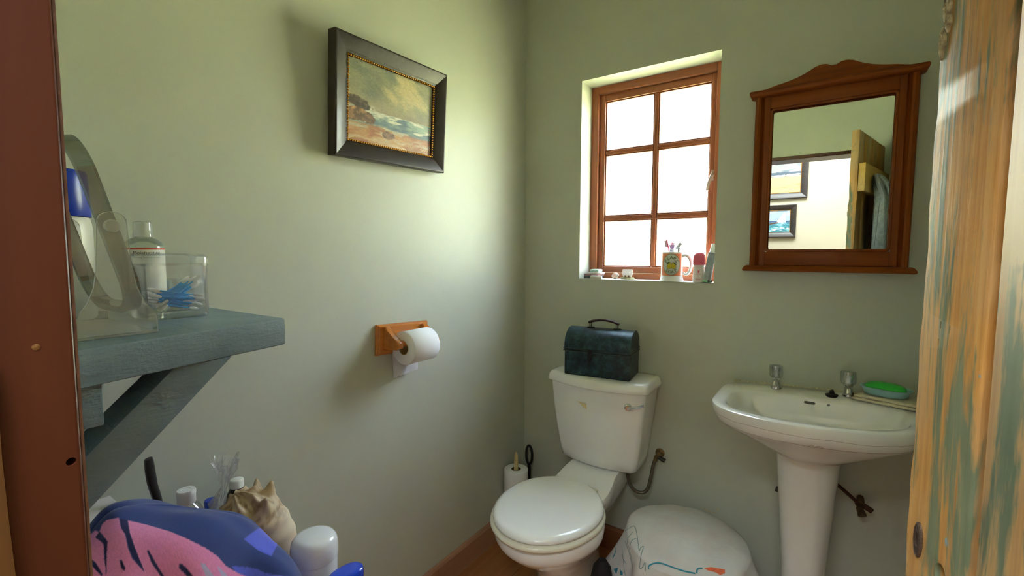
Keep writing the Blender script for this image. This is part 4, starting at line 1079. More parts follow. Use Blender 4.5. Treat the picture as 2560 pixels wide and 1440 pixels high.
# roll-on deodorant
t = thing('roll_on_deodorant', (.7495, .030, SZ), 'white roll-on deodorant bottle with a round pink cap on the sill', 'deodorant')
bm = B(); rings = []
for z, w, d in ((0, .0205, .0135), (.002, .0215, .0145), (.02, .0212, .0142), (.045, .0200, .0140), (.055, .0178, .0138), (.062, .0190, .0150), (.0645, .019, .015)):
    rings.append([(.7495+w*math.copysign(abs(math.cos(a))**.75, math.cos(a)), .030+d*math.copysign(abs(math.sin(a))**.75, math.sin(a)), SZ+z) for a in [2*PI*i/36 for i in range(36)]])
loft(bm, rings); db = obj('bottle', bm, mat('deo_white', (234, 226, 222), .3), t)
bm = B(); lathe(bm, [(.0205, .0642), (.0222, .066), (.0220, .088), (.0205, .099), (.016, .107), (.009, .1108), (0, .1115)], (.7495, .030, SZ), 32, sy=.8); obj('cap', bm, mat('pink_cap', (240, 104, 130), .2, Coat_Weight=.4), t)
bm = B(); ey = .0152
def rab(pts):
    V = [bm.verts.new((.752+p[0]*.0065, .030-ey, SZ+.040+p[1]*.0065)) for p in pts]; bm.faces.new(V)
rab([(-.5, 0), (-.35, -.45), (0, -.7), (.35, -.45), (.45, 0), (.1, .2), (-.3, .2)]); rab([(-.3, .1), (-.55, .8), (-.35, 1.1), (-.05, .2)]); rab([(0, .15), (.45, 1.05), (.6, .8), (.35, .1)]); rab([(-.4, -1.1), (0, -.9), (.4, -1.1), (.4, -.75), (0, -.85), (-.4, -.75)])
for zz, w in ((.030, .008), (.024, .004), (.0125, .0105), (.009, .0085)):
    for k_ in range(-4, 5):
        if abs(k_*.0022) < w: bm.faces.new([bm.verts.new((.7505+k_*.0022+a*.0007, .030-ey+.0003, SZ+zz+b*.0009)) for a, b in ((-1, -1), (1, -1), (1, 1), (-1, 1))])
obj('pink_print', bm, mat('pink_ink', (206, 56, 96), .4), t, recalc=False)
# toothpaste tube standing on its cap end, leaning into the corner of the reveal
t = thing('toothpaste_tube', (.783, .018, SZ), 'tall silver white toothpaste tube leaning in the corner of the sill', 'toothpaste')
a = Vector((.781, .014, SZ+.0005)); b = Vector((.7965, .040, SZ+.142)); d = (b-a).normalized(); s = Vector((1, .3, 0)); s = (s-d*s.dot(d)).normalized(); f_ = s.cross(d)
def tring(k_, w, q, n=24): return [a+(b-a)*k_+s*(w*math.cos(2*PI*i/n))+f_*(q*math.sin(2*PI*i/n)) for i in range(n)]
bm = B(); loft(bm, [tring(.0, .0145, .0130), tring(.05, .0145, .0125)]); obj('green_base', bm, mat('mint_cap', (140, 206, 160), .35), t)
bm = B(); loft(bm, [tring(.051, .0140, .0120), tring(.4, .0135, .0085), tring(.74, .0135, .003), tring(.77, .0135, .0015)]); obj('tube_body', bm, mat('tube_silver', (168, 178, 184), .3, .3, var=.2, vscale=60), t)
bm = B(); loft(bm, [tring(.77, .0100, .008), tring(.99, .0075, .0065), tring(1.0, .007, .006)]); obj('tube_cap', bm, mat('tube_cap_white', (214, 222, 216), .35), t)
bm = B()
for dx in (0, .009): tube(bm, [(.7905+dx, -.0005, SZ+.006), (.7895+dx, .004, SZ+.006)], [.0042, .0038], 8)
for v in bm.verts: v.co.x = min(v.co.x, .807)
obj('hair_clip', bm, mat('clip_black', (40, 26, 22), .3), None, 'tiny dark hair clip at the very corner of the sill', 'hair clip')

# ------------------------------------------------------------------ things on the basin
def bz(x): return BZ+(x-BX)*math.tan(.045)
cx, cy, ca = 1.305, -.100, math.radians(-24)
MC = Matrix.Rotation(ca, 4, 'Z'); zz = bz(cx)
tilt = Matrix.Rotation(-.045, 4, 'Y')
PL = Matrix.Translation((cx, cy, zz+.0015)) @ tilt @ MC
t = thing('face_cloth', (cx, cy, zz), 'folded cream face cloth under the blue soap dish', 'cloth')
for k_, (w, d, z0, z1) in enumerate(((.150, .085, .0, .009), (.146, .080, .009, .018))):
    bm = B(); n = 24; rings = []
    vs = []
    bmesh.ops.create_grid(bm, x_segments=30, y_segments=18, size=.5)
    for v in bm.verts: v.co = Vector((v.co.x*w, v.co.y*d, 0))
    bmesh.ops.solidify(bm, geom=bm.faces[:], thickness=-(z1-z0))
    for v in bm.verts:
        e = max(abs(v.co.x)/(w/2), abs(v.co.y)/(d/2)); q = .0015*math.sin(v.co.x*90+k_)+.001*math.sin(v.co.y*140+2)
        z = v.co.z+z0+q*.4; mid = (z0+z1)/2
        if e > .9: z = mid+(z-mid)*(.55)
        v.co = PL @ Vector((v.co.x+.004*k_, v.co.y, max(z, 0)))
    obj('fold', bm, mat('cream_towelling', (226, 214, 186), .95, var=.1, vscale=80, bump=.9, bscale=500, bdist=.002), t, sharp=0)
PD = PL @ Matrix.Translation((-.006, .002, .0195))
t = thing('soap_dish', PD.translation, 'pale blue oval plastic soap dish holding a green soap', 'soap dish')
bm = B(); rings = []
for z, w, d in ((0, .048, .026), (.001, .050, .028), (.012, .054, .032), (.020, .0565, .0345), (.0205, .061, .039), (.023, .0615, .0395), (.0235, .058, .036), (.020, .0545, .0325), (.004, .048, .026)):
    rings.append([PD @ Vector((w*math.copysign(abs(math.cos(a))**.8, math.cos(a)), d*math.copysign(abs(math.sin(a))**.8, math.sin(a)), z)) for a in [2*PI*i/44 for i in range(44)]])
loft(bm, rings); obj('dish', bm, mat('blue_plastic', (150, 196, 200), .35), t, sharp=50)
bm = B(); rings = []
for k_ in range(13):
    a0 = -PI/2+PI*k_/12; q = abs(math.cos(a0))**.55+.001; z = .0155*math.sin(a0)
    rings.append([PD @ Vector((-.002+.049*q*math.copysign(abs(math.cos(a))**.8, math.cos(a)), .001+.0255*q*math.copysign(abs(math.sin(a))**.85, math.sin(a)), .0205+z)) for a in [2*PI*i/40 for i in range(40)]])
loft(bm, rings); obj('soap_bar', bm, mat('green_soap', (52, 200, 72), .4, var=.06, vscale=30, Subsurface_Weight=.0), None, 'bright green oval soap bar lying in the blue dish', 'soap', sharp=0)
p = Vector((1.172, -.098, bz(1.172)+.001)); t = thing('basin_plug', p, 'black rubber basin plug lying on the basin deck', 'plug')
bm = B(); Mp = Matrix.Rotation(-.045, 3, 'Y'); lathe(bm, [(0, 0), (.014, 0), (.0165, .004), (.0168, .007), (.013, .0085), (0, .0085)], p, 28, M=Mp); obj('stopper', bm, M_black, t)
bm = B(); prism(bm, [(-.009, .0), (.008, .0), (.003, .013), (-.003, .012)], 1, -.003, .003, .0008, 1)
for v in bm.verts: v.co = Matrix.Rotation(.5, 3, 'Z') @ v.co + p+Vector((0, 0, .0085))
tube(bm, [p+Vector((-.007, -.002, .018)), p+Vector((-.002, 0, .0185)), p+Vector((.004, .003, .0145))], .0014, 6); obj('tab', bm, M_black, t)

# ------------------------------------------------------------------ corner: spare roll on a stand, brush with loop handle
rc = Vector((.064, -.165, 0)); ztop = on((1291, 1172), 1, -.165).z
t = thing('roll_stand', rc, 'cream pole stand for spare toilet rolls in the corner', 'roll stand')
M_cream = mat('cream_handle', (226, 206, 150), .35)
bm = B(); lathe(bm, [(0, 0), (.058, 0), (.058, .008), (.05, .012), (0, .012)], rc, 32); obj('base', bm, M_cream, t)
bm = B(); lathe(bm, [(0, .012), (.009, .012), (.009, ztop+.02), (.0095, ztop+.03), (.0085, ztop+.055), (.005, ztop+.072), (0, ztop+.077)], rc, 18); pole = obj('pole', bm, M_cream, t)
bm = B(); prism(bm, ell(.003, ztop+.040, .0022, .0048, 12), 1, -.02, .02); cut(pole, bm)
hh = .100; zs = [ztop-hh, ztop-2*hh-.0005]
for k_, z in enumerate(zs):
    if z < .012: z = .0122
    h_ = (ztop-z) if k_ == 0 else (zs[0]-.0005-z)
    tt = thing('toilet_roll', rc+Vector((0, 0, z)), 'spare white toilet roll on the stand, %s' % ('with the cream pole sticking out' if k_ == 0 else 'under the top one'), 'toilet roll')
    bm = B(); roll_mesh(bm, None, rc+Vector((0, 0, z+h_/2)), .021, .052, h_); obj('paper', bm, M_paper, tt, sharp=50)
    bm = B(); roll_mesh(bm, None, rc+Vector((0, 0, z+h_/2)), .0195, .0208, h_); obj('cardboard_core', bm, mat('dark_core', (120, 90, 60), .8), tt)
hb = Vector((.066, -.055, 0)); ht = on((1323, 1112), 1, -.055); hb.x = ht.x
t = thing('toilet_brush', hb, 'black toilet brush with a loop handle standing in the corner', 'brush')
bm = B(); tube(bm, [hb+Vector((0, 0, .10)), (hb.x, hb.y, ht.z-.10)], [.007, .0085], 10)
L = []
for i in range(29):
    a = -PI/2+2*PI*i/28; L.append((hb.x+.0155*math.cos(a)*(1+.0*i), hb.y, ht.z-.047+.043*math.sin(a)))
tube(bm, L[:-1], .0058, 8, closed=True); tube(bm, [(hb.x, hb.y, ht.z-.105), (hb.x, hb.y, ht.z-.085)], [.0085, .0065], 10)
obj('handle', bm, M_black, t)
bm = B(); lathe(bm, [(0, 0), (.038, 0), (.040, .01), (.037, .10), (.035, .12), (.032, .12), (.032, .02), (0, .015)], hb, 28); obj('brush_pot', bm, M_black, t)

# ------------------------------------------------------------------ laundry bin with a printed cloth over it
HC = Vector((.797, -.255, 0))
t = thing('laundry_bin', HC, 'dark wicker bin under the drawn-on white cloth', 'bin')
def wicker():
    n = NT('dark_wicker'); v = n.coord((1, 1, 1)); w = n.n('TexWave', wave_type='BANDS', bands_direction='Z'); w.inputs['Scale'].default_value = 30; w.inputs['Distortion'].default_value = 1.5; n.l(v, w.inputs['Vector'])
    n.base(n.ramp(w.outputs['Fac'], [(.2, srgb((26, 20, 18))), (.8, srgb((84, 66, 56)))])); n.bump(w.outputs['Fac'], .8, .004); n.set(Roughness=.7); return n.m
bm = B(); lathe(bm, [(0, .001), (.115, .001), (.12, .01), (.150, .225), (.156, .24), (.150, .245), (.142, .235), (.11, .02), (0, .015)], HC, 40); obj('basket', bm, wicker(), t)
bm = B(); nr, na = 46, 120; rows = []
def cloth_pt(s, th):
    c, sn = math.cos(th), math.sin(th)
    # s 0..1 over the heaped top, 1..2 the overhang
    tl = .17*sn   # back higher than front
    side = abs(c)**1.5
    if s <= 1:
        r = .180*s; z = .352-.030*s**2.4+.20*(r*sn)*(1 if sn < 0 else -.05)*s-.012*max(0, c)*s
        z += .0012*math.sin(5*c*s*3+2)*s
    else:
        q = s-1; Lh = .014+.19*side+(.10 if sn > 0 else 0)*sn
        corner = math.exp(-((th-PI*1.06)/.40)**2)+math.exp(-((th-.05)/.35)**2)+math.exp(-((th-2*PI-.05)/.35)**2)
        r = .180+q*(.012+.026*side)+.028*corner*q**1.3
        z = cloth_pt(1, th)[2]-Lh*q**.9*(1-.25*corner)
        r += .012*q*math.sin(th*9+1)+.006*q*math.sin(th*17)
    return (HC.x+r*c*1.06, min(HC.y+r*sn, -.035), max(z, .012))
for i in range(nr+1):
    s = 2*i/nr
    rows.append([bm.verts.new(cloth_pt(s, 2*PI*k/na)) for k in range(na)] if i else [bm.verts.new(cloth_pt(0, 0))])
for k in range(na): bm.faces.new((rows[0][0], rows[1][k], rows[1][(k+1) % na]))
for a, b in zip(rows[1:], rows[2:]):
    for k in range(na): bm.faces.new((a[k], b[k], b[(k+1) % na], a[(k+1) % na]))
def cotton():
    n = NT('printed_cotton'); v = n.coord()
    st_ = n.ramp(n.noise(v, 9, 4), [(.45, (0, 0, 0)), (.72, (1, 1, 1))])
    c = n.mix(n.math('MULTIPLY', st_, .45), srgb((208, 209, 208)), srgb((196, 172, 164)))
    st2 = n.ramp(n.noise(n.coord((1, 1, 1), rot=(.4, .2, 1)), 11, 4), [(.5, (0, 0, 0)), (.75, (1, 1, 1))]); c = n.mix(n.math('MULTIPLY', st2, .4), c, srgb((184, 200, 206)))
    n.base(c); n.bump(n.noise(v, 24, 4), .25, .006); n.set(Roughness=.95); return n.m
cl = obj('draped_cloth', bm, cotton(), None, 'white cotton cloth with blue leaf drawings draped over a low bin', 'cloth', sharp=0)
bvc = world_bvh([cl])
M_teal_ink = mat('teal_ink', (52, 136, 158), .8); M_grey_ink = mat('grey_green_ink', (108, 138, 142), .8)
bm = B()
for pts in ([(1545, 1339), (1566, 1326), (1585, 1316), (1592, 1333), (1598, 1375), (1602, 1370), (1609, 1367), (1603, 1390), (1600, 1420), (1607, 1418), (1613, 1407), (1614, 1428)],
            [(1541, 1334), (1540, 1355), (1532, 1370), (1517, 1371)], [(1518, 1345), (1516, 1371)], [(1555, 1385), (1560, 1400), (1567, 1410)], [(1556, 1370), (1562, 1430), (1566, 1438)], [(1572, 1365), (1580, 1400), (1583, 1430)], [(1563, 1352), (1574, 1384), (1582, 1418)],
            [(1569, 1362), (1571, 1345), (1582, 1331)], [(1575, 1364), (1580, 1352), (1590, 1346)]):
    bm = B(); stroke(bm, bvc, pts, .0022, .0012)
    if len(bm.faces): obj('leaf_outline', bm, M_grey_ink, cl, recalc=False)
    else: bm.free()
for pts in ([(1623, 1424), (1622, 1416), (1632, 1410), (1650, 1408), (1680, 1418), (1710, 1428), (1738, 1434)], [(1742, 1434), (1744, 1423), (1756, 1421)], [(1532, 1395), (1540, 1378), (1542, 1350)]):
    bm = B(); stroke(bm, bvc, pts, .0045, .0012)
    if len(bm.faces): obj('teal_outline', bm, M_teal_ink, cl, recalc=False)
    else: bm.free()
for pts in ([(1534, 1422), (1546, 1419), (1541, 1436)], [(1551, 1424), (1558, 1432), (1556, 1438), (1551, 1437)]):
    bm = B(); patch(bm, bvc, pts)
    if len(bm.faces): obj('teal_leaf', bm, M_teal_ink, cl, recalc=False)
    else: bm.free()
bm = B(); patch(bm, bvc, [(1760, 1421), (1776, 1418), (1800, 1422), (1812, 1425), (1812, 1434), (1800, 1438), (1785, 1430), (1770, 1427)], .0014); obj('orange_patch', bm, mat('orange_ink', (228, 112, 76), .8, var=.2, vscale=150), cl, recalc=False)
# black bag slumped on the floor between bin and toilet
bm = B(); rings = []
for z, r in ((0.001, .030), (.02, .040), (.10, .042), (.17, .038), (.22, .028), (.245, .012)):
    rings.append([(.578+r*math.cos(2*PI*i/28)*(1+.1*math.sin(3*2*PI*i/28+z*20)), -.425+r*.9*math.sin(2*PI*i/28), z) for i in range(28)])
loft(bm, rings); obj('black_bag', bm, mat('black_cloth_bag', (20, 19, 20), .8, bump=.5, bscale=40, bdist=.004), None, 'small black bag on the floor between toilet and draped bin', 'bag')

# ------------------------------------------------------------------ things on the shelf
ZS = 1.1302
M_acr = clear('clear_acrylic', (.93, .95, .93), .3, .10, (.86, .88, .84)); M_acr2 = clear('frosted_acrylic', (.97, .98, .97), .3, .14, (.90, .92, .88), .2)
M_edge = clear('acrylic_edge', (.95, .96, .95), .8, .45, (.95, .97, .95), .15)  # milky white puts the edge glow into the uprights' colour; also frosts the base
t = thing('acrylic_stand', (.27, -1.575, ZS), 'tilting clear acrylic frame pivoting on a flared stand on the shelf', 'stand')
prof = [(.0432, 0), (.0435, .020), (.038, .029), (.029, .042), (.0215, .062), (.0180, .090), (.0160, .125), (.0150, .148)]
for sx_ in (.372, .168):
    out = [( -1.576+h, ZS+.003+z) for h, z in prof]
    for i in range(1, 12): a = PI*i/12; out.append((-1.576+.015*math.cos(a), ZS+.151+.012*math.sin(a)))
    out += [(-1.576-h, ZS+.003+z) for h, z in reversed(prof)]
    bm = B(); prism(bm, out, 0, sx_-.002, sx_+.002, .0006, 1); o = obj('upright', bm, [M_acr2, M_edge], t)
    for f in o.data.polygons: f.material_index = 0 if abs(f.normal.x) > .8 else 1
bm = B(); box(bm, .166, .374, -1.6192, -1.5328, ZS, ZS+.003, .0005, 1); obj('base_plate', bm, M_edge, t)
pv = Vector((.27, -1.5775, 1.2745)); ta = math.radians(14.5)
dz_ = Vector((0, -math.sin(ta), math.cos(ta))); dn_ = Vector((0, math.cos(ta), math.sin(ta)))
loop = [pv+Vector((a, 0, 0))+dz_*b for a, b in rrect(0, 0, .184, .232, .05, 8)]
bm = B(); n = len(loop); rings = []
for i, p in enumerate(loop):
    t_ = (loop[(i+1) % n]-loop[i-1]).normalized(); s_ = t_.cross(dn_)
    rings.append([p+s_*(a*.0048)+dn_*(b*.0092) for a, b in ((-1, -1), (-.4, -1.1), (.4, -1.1), (1, -1), (1, 1), (.4, 1.1), (-.4, 1.1), (-1, 1))])
rings.append(rings[0]); R2 = loft(bm, rings, False, False); bmesh.ops.remove_doubles(bm, verts=R2[0]+R2[-1], dist=1e-6); obj('acrylic_frame', bm, clear('thick_acrylic', (.56, .60, .59), 1.0, .06, (.8, .84, .82)), t)
for s in (-1, 1):
    bm = B(); lathe(bm, [(0, 0), (.0085, 0), (.0085, .004), (.007, .006), (0, .006)], pv+Vector((.1045*s, 0, 0)), 20, M=Matrix.Rotation(s*PI/2, 3, 'Y')); obj('pivot_knob', bm, clear('milky_knob', (.9, .9, .86), .3, .5, (.78, .78, .72)), t)
# cotton bud box with lid
t = thing('cotton_bud_box', (.195, -1.455, ZS), 'clear plastic box of blue cotton buds near the shelf edge', 'box')
BXc, BYc, bw, bd, bh = .196, -1.455, .088, .094, .094
M_box = clear('box_plastic', (.99, .99, .99), .2, .05, (.95, .97, .97)); M_lid = clear('lid_plastic', (.98, .98, .98), .2, .14, (.95, .97, .97))
def rbox(bm, w, d, z0, z1, r, wall, open_top=True):
    o = [rrect(BXc, BYc, w, d, r, 6)]; 
    if open_top:
        i_ = rrect(BXc, BYc, w-2*wall, d-2*wall, r-wall, 6)
        rings = [[(a, b, z0) for a, b in rrect(BXc, BYc, w-.006, d-.006, r, 6)], [(a, b, z0+.003) for a, b in o[0]], [(a, b, z1) for a, b in o[0]], [(a, b, z1) for a, b in i_], [(a, b, z0+.003) for a, b in i_]]
        loft(bm, rings)
    else:
        i_ = rrect(BXc, BYc, w-2*wall, d-2*wall, r-wall, 6)
        rings = [[(a, b, z0) for a, b in i_], [(a, b, z0) for a, b in o[0]], [(a, b, z1-.006) for a, b in o[0]], [(a, b, z1-.002) for a, b in rrect(BXc, BYc, w-.004, d-.004, r, 6)], [(a, b, z1) for a, b in rrect(BXc, BYc, w-.012, d-.012, r, 6)]]
        loft(bm, rings, False, True)
bm = B(); rbox(bm, bw, bd, ZS, ZS+.092, .016, .0013); obj('box_body', bm, M_box, t)
bm = B(); rbox(bm, bw+.003, bd+.003, ZS+.088, ZS+.109, .017, .0012, False); obj('lid', bm, M_lid, t)
M_bl = mat('blue_stick', (70, 180, 255), .4); M_cot_w = mat('cotton_tip', (240, 240, 242), .95)
bmk = B(); tube(bmk, [(0, 0, -.034), (0, 0, .034)], .0014, 6); st_me = None
proto = None; rnd = random.Random(3)
def bud(mid, d, lab, grp):
    global proto
    q = d.normalized().to_track_quat('Z', 'Y').to_euler()
    if proto is None:
        o = obj('cotton_bud', bmk, M_bl, None, None, 'cotton bud', None, local=True)
        kids = []
        for s in (-1, 1):
            bm = B(); lathe(bm, [(.0011, .023), (.0024, .025), (.0029, .029), (.0027, .034), (.0017, .0375), (.0003, .0388)], (0, 0, 0), 8)
            if s < 0:
                for v in bm.verts: v.co.z *= -1
            kids.append(obj('tip', bm, M_cot_w, o, local=True, sharp=0))
        proto = (o, kids)
    else:
        o = proto[0].copy(); COL.objects.link(o)
        for k_ in proto[1]: c_ = k_.copy(); COL.objects.link(c_); c_.parent = o
    o.location = mid; o.rotation_euler = q; o['label'] = lab; o['group'] = grp
hwx, hwy = bw/2-.006, bd/2-.006
for k_ in range(17):     # lying, fanned to the lower far end
    y0 = rnd.uniform(-.030, -.024); d = Vector((rnd.uniform(-.25, .25), 1, rnd.uniform(-.28, -.12))); mid = Vector((BXc+rnd.uniform(-.022, .030), BYc+rnd.uniform(-.003, .004), ZS+.0185+.0015*k_*1.0)); bud(mid, d, 'blue cotton bud lying flat in the bundle on the clear box floor', 'cotton buds lying flat in the clear box')
for k_ in range(21):     # leaning up against the far end
    d = Vector((rnd.uniform(-.35, .35), 1, rnd.uniform(.55, .95))); mid = Vector((BXc+rnd.uniform(-.022, .026), BYc+rnd.uniform(.004, .010), ZS+.036+rnd.uniform(0, .010))); bud(mid, d, 'blue cotton bud leaning up against the end of the clear box', 'cotton buds leaning up in the clear box')
# lotion bottle
bc = Vector((.105, -1.461, ZS)); t = thing('lotion_bottle', bc, 'clear lotion bottle with frosted cap and red-banded label on the shelf', 'bottle')
M_lot = clear('clear_bottle', (.90, .94, .88), .3, .20, (.86, .9, .8))
bm = B(); lathe(bm, [(0, 0), (.028, 0), (.0305, .003), (.0305, .118), (.0295, .124), (.026, .130), (.0185, .136), (.0125, .138), (.0125, .140), (0, .140)], bc, 36); obj('bottle_body', bm, M_lot, t)
bm = B(); lathe(bm, [(.0130, .1385), (.0148, .139), (.0148, .145), (.0142, .146), (.0142, .162), (.0138, .165), (.012, .166), (0, .166)], bc, 32); obj('cap', bm, clear('frosted_cap', (.9, .92, .86), .3, .55, (.88, .9, .84)), t)
fa = math.atan2((CAM-bc).y, (CAM-bc).x)
def cyl2(R):
    return lambda x, z: bc+Vector((R*math.cos(fa-.12+x/R), R*math.sin(fa-.12+x/R), z))
def band(R, x0, x1, z0, z1, n=26):
    bm = B(); f = cyl2(R); a = [bm.verts.new(f(x0+(x1-x0)*i/n, z0)) for i in range(n+1)]; b = [bm.verts.new(f(x0+(x1-x0)*i/n, z1)) for i in range(n+1)]
    for i in range(n): bm.faces.new((a[i], a[i+1], b[i+1], b[i]))
    return bm
obj('label', band(.0307, -.055, .055, .02, .1165), mat('label_white', (226, 226, 216), .5), t, recalc=False)
obj('red_band', band(.0309, -.055, .055, .1160, .1190), mat('label_red', (206, 74, 48), .5), t, recalc=False)
bm = B(); f = cyl2(.0310); add_text(bm, 'Moisturizing', .0088, lambda x, y: f(x+.008, .1075+y), .95)
add_text(bm, 'Warning: Keep out of reach', .0040, lambda x, y: f(x+.008, .1010+y), .9)
ln_ = band(.0310, -.020, .050, .1055, .1060); me_ = bpy.data.meshes.new('tmp'); ln_.to_mesh(me_); ln_.free(); bm.from_mesh(me_)
obj('label_text', bm, mat('label_ink', (50, 44, 60), .5), t, recalc=False)
# ribbed glass jar behind the box
jc = Vector((.088, -1.392, ZS)); rings = []
bm = B()
for z, r in ((0, .022), (.002, .024), (.03, .030), (.056, .033), (.060, .031), (.058, .029), (.03, .026), (.006, .020)):
    rings.append([jc+Vector((r*(1+.05*math.cos(14*2*PI*i/84))*math.cos(2*PI*i/84), r*(1+.05*math.cos(14*2*PI*i/84))*math.sin(2*PI*i/84), z)) for i in range(84)])
loft(bm, rings); obj('ribbed_glass', bm, clear('pressed_glass', (.88, .92, .92), .9, .06), None, 'small ribbed clear glass behind the cotton bud box', 'glass')
# white bottle with a blue top behind the mirror
wb = Vector((.10, -1.575, ZS)); t = thing('spray_bottle', wb, 'white bottle with a big royal blue cap behind the acrylic stand', 'bottle')
bm = B(); lathe(bm, [(0, 0), (.042, 0), (.045, .004), (.045, .150), (.043, .164), (.041, .168), (0, .168)], wb, 40); obj('bottle_body', bm, mat('bottle_white', (218, 216, 204), .35), t)
bm = B(); lathe(bm, [(.0440, .169), (.0445, .170), (.042, .238), (.040, .243), (0, .244)], wb, 40); obj('blue_cap', bm, mat('royal_blue', (8, 48, 168), .3), t)
# pumice stone and a clear packet, half hidden
bm = B(); q = bmesh.ops.create_icosphere(bm, subdivisions=3, radius=1); pc_ = Vector((.222, -1.628, ZS+.0165))
for v in bm.verts:
    n_ = 1+.12*math.sin(v.co.x*5+v.co.y*3)+.06*math.sin(v.co.z*9+v.co.y*7); v.co = pc_+Vector((v.co.x*.026*n_, v.co.y*.030*n_, max(v.co.z*.0165*n_, -.0162)))
obj('pumice_stone', bm, mat('brown_pumice', (122, 84, 62), .95, var=.3, vscale=120, bump=1, bscale=300, bdist=.003), None, 'rough brown pumice stone at the back of the shelf', 'stone', sharp=0)
bm = B(); pk = Vector((.15, -1.655, ZS)); rings = []
for z, r in ((0.0005, .038), (.012, .042), (.035, .040), (.055, .030), (.07, .034), (.078, .03)):
    rings.append([pk+Vector((r*math.cos(2*PI*i/40)*(1+.12*math.sin(5*2*PI*i/40+z*60)), r*.9*math.sin(2*PI*i/40)*(1+.1*math.sin(7*2*PI*i/40)), z)) for i in range(40)])
loft(bm, rings); obj('clear_packet', bm, clear('crinkled_film', (.95, .95, .95), .9, .10, bumpy=.8, bscale=90), None, 'crinkled clear plastic packet at the back of the shelf', 'packet')

# ------------------------------------------------------------------ low cabinet and the clutter on it
CZ = .57
t = thing('low_cabinet', (.26, -1.46, 0), 'low cream cabinet in the corner below the shelf', 'cabinet')
M_cab = mat('cream_cabinet_paint', (214, 210, 196), .5, var=.05)
bm = B(); box(bm, .02, .48, -1.69, -1.245, .05, CZ-.02, .002); obj('carcass', bm, M_cab, t)
bm = B(); box(bm, .018, .50, -1.695, -1.232, CZ-.02, CZ, .003); obj('top', bm, M_cab, t)
bm = B(); box(bm, .03, .46, -1.68, -1.26, 0, .05); obj('plinth', bm, M_cab, t)
for y0, y1 in ((-1.685, -1.470), (-1.465, -1.25)):
    bm = B(); box(bm, .4805, .498, y0, y1, .06, CZ-.028, .003); d_ = obj('door', bm, M_cab, t)
    bm = B(); yk = -1.49 if y0 < -1.6 else -1.445; lathe(bm, [(.004, 0), (.004, .010), (.010, .014), (.011, .020), (.006, .024), (0, .024)], (.498, yk, .33), 18, M=Matrix.Rotation(PI/2, 3, 'Y')); obj('knob', bm, M_brass, d_)
ZT = CZ+.0003
# cream jar
jc = Vector((.345, -1.292, ZT)); t = thing('cream_jar', jc, 'fat white cream jar with a domed lid on the low cabinet', 'jar')
M_jar = mat('jar_white', (228, 230, 234), .22, Coat_Weight=.3); zt = .700-ZT
bm = B(); lathe(bm, [(0, 0), (.038, 0), (.0405, .003), (.0415, zt-.052), (.041, zt-.044), (0, zt-.044)], jc, 44); obj('jar_body', bm, M_jar, t)
bm = B(); lathe(bm, [(.0425, zt-.043), (.0428, zt-.041), (.0428, zt-.022), (.041, zt-.010), (.036, zt-.003), (.028, zt-.0005), (0, zt)], jc, 48); obj('lid', bm, M_jar, t, sharp=60)
# small lotion bottle with an oval blue cap
lc = Vector((.432, -1.285, ZT)); t = thing('lotion_bottle', lc, 'small white bottle with an oval bright blue cap beside the cream jar', 'bottle')
ra = 1.45
def oval(z, w, d, sq=.85): return [lc+Vector((x*math.cos(ra)-y*math.sin(ra), x*math.sin(ra)+y*math.cos(ra), z)) for x, y in [(w*math.copysign(abs(math.cos(2*PI*i/40))**sq, math.cos(2*PI*i/40)), d*math.copysign(abs(math.sin(2*PI*i/40))**sq, math.sin(2*PI*i/40))) for i in range(40)]]
bm = B(); loft(bm, [oval(0, .026, .015), oval(.002, .028, .017), oval(.066, .0295, .018)]); obj('bottle_body', bm, mat('pale_bottle', (222, 230, 226), .3), t)
bm = B(); loft(bm, [oval(.067, .0330, .0203), oval(.080, .0332, .0206), oval(.086, .0318, .0195), oval(.0885, .028, .0165), oval(.089, .022, .012)]); obj('cap', bm, mat('bright_blue_cap', (20, 66, 206), .22, Coat_Weight=.4), t, sharp=40)
# dark medicine bottle
mc = Vector((.075, -1.306, ZT)); t = thing('medicine_bottle', mc, 'brown glass bottle with a ribbed white cap behind the conch', 'bottle')
zc = .740-ZT
bm = B(); lathe(bm, [(0, 0), (.026, 0), (.028, .003), (.028, zc-.055), (.027, zc-.046), (.022, zc-.034), (.0145, zc-.022), (.0125, zc-.018), (0, zc-.018)], mc, 36); obj('bottle_body', bm, mat('amber_glass', (46, 22, 16), .08, Coat_Weight=.6), t)
bm = B(); rings = []
for r, z in ((.0128, zc-.019), (.0138, zc-.018), (.0138, zc-.003), (.0128, zc-.001), (.011, zc)): rings.append([mc+Vector((r*(1+.012*(i % 2))*math.cos(2*PI*i/60), r*(1+.012*(i % 2))*math.sin(2*PI*i/60), z)) for i in range(60)])
loft(bm, rings); obj('cap', bm, M_plastic_w, t)
# clear bottle with flip cap
cc_ = Vector((.150, -1.430, ZT)); zc = .792-ZT; t = thing('travel_bottle', cc_, 'clear round-shouldered bottle with a white flip cap behind the shirt', 'bottle')
bm = B(); lathe(bm, [(0, 0), (.025, 0), (.027, .003), (.027, zc-.060), (.026, zc-.045), (.022, zc-.034), (.0135, zc-.026), (.012, zc-.022), (0, zc-.022)], cc_, 32); obj('bottle_body', bm, clear('clear_pet', (.92, .95, .93), .5, .10), t)
bm = B(); lathe(bm, [(.0145, zc-.026), (.0152, zc-.025), (.0152, zc-.010), (.0158, zc-.009), (.0158, zc-.003), (.0145, zc), (.008, zc), (.0075, zc-.001), (0, zc-.001)], cc_, 32); obj('flip_cap', bm, M_plastic_w, t)
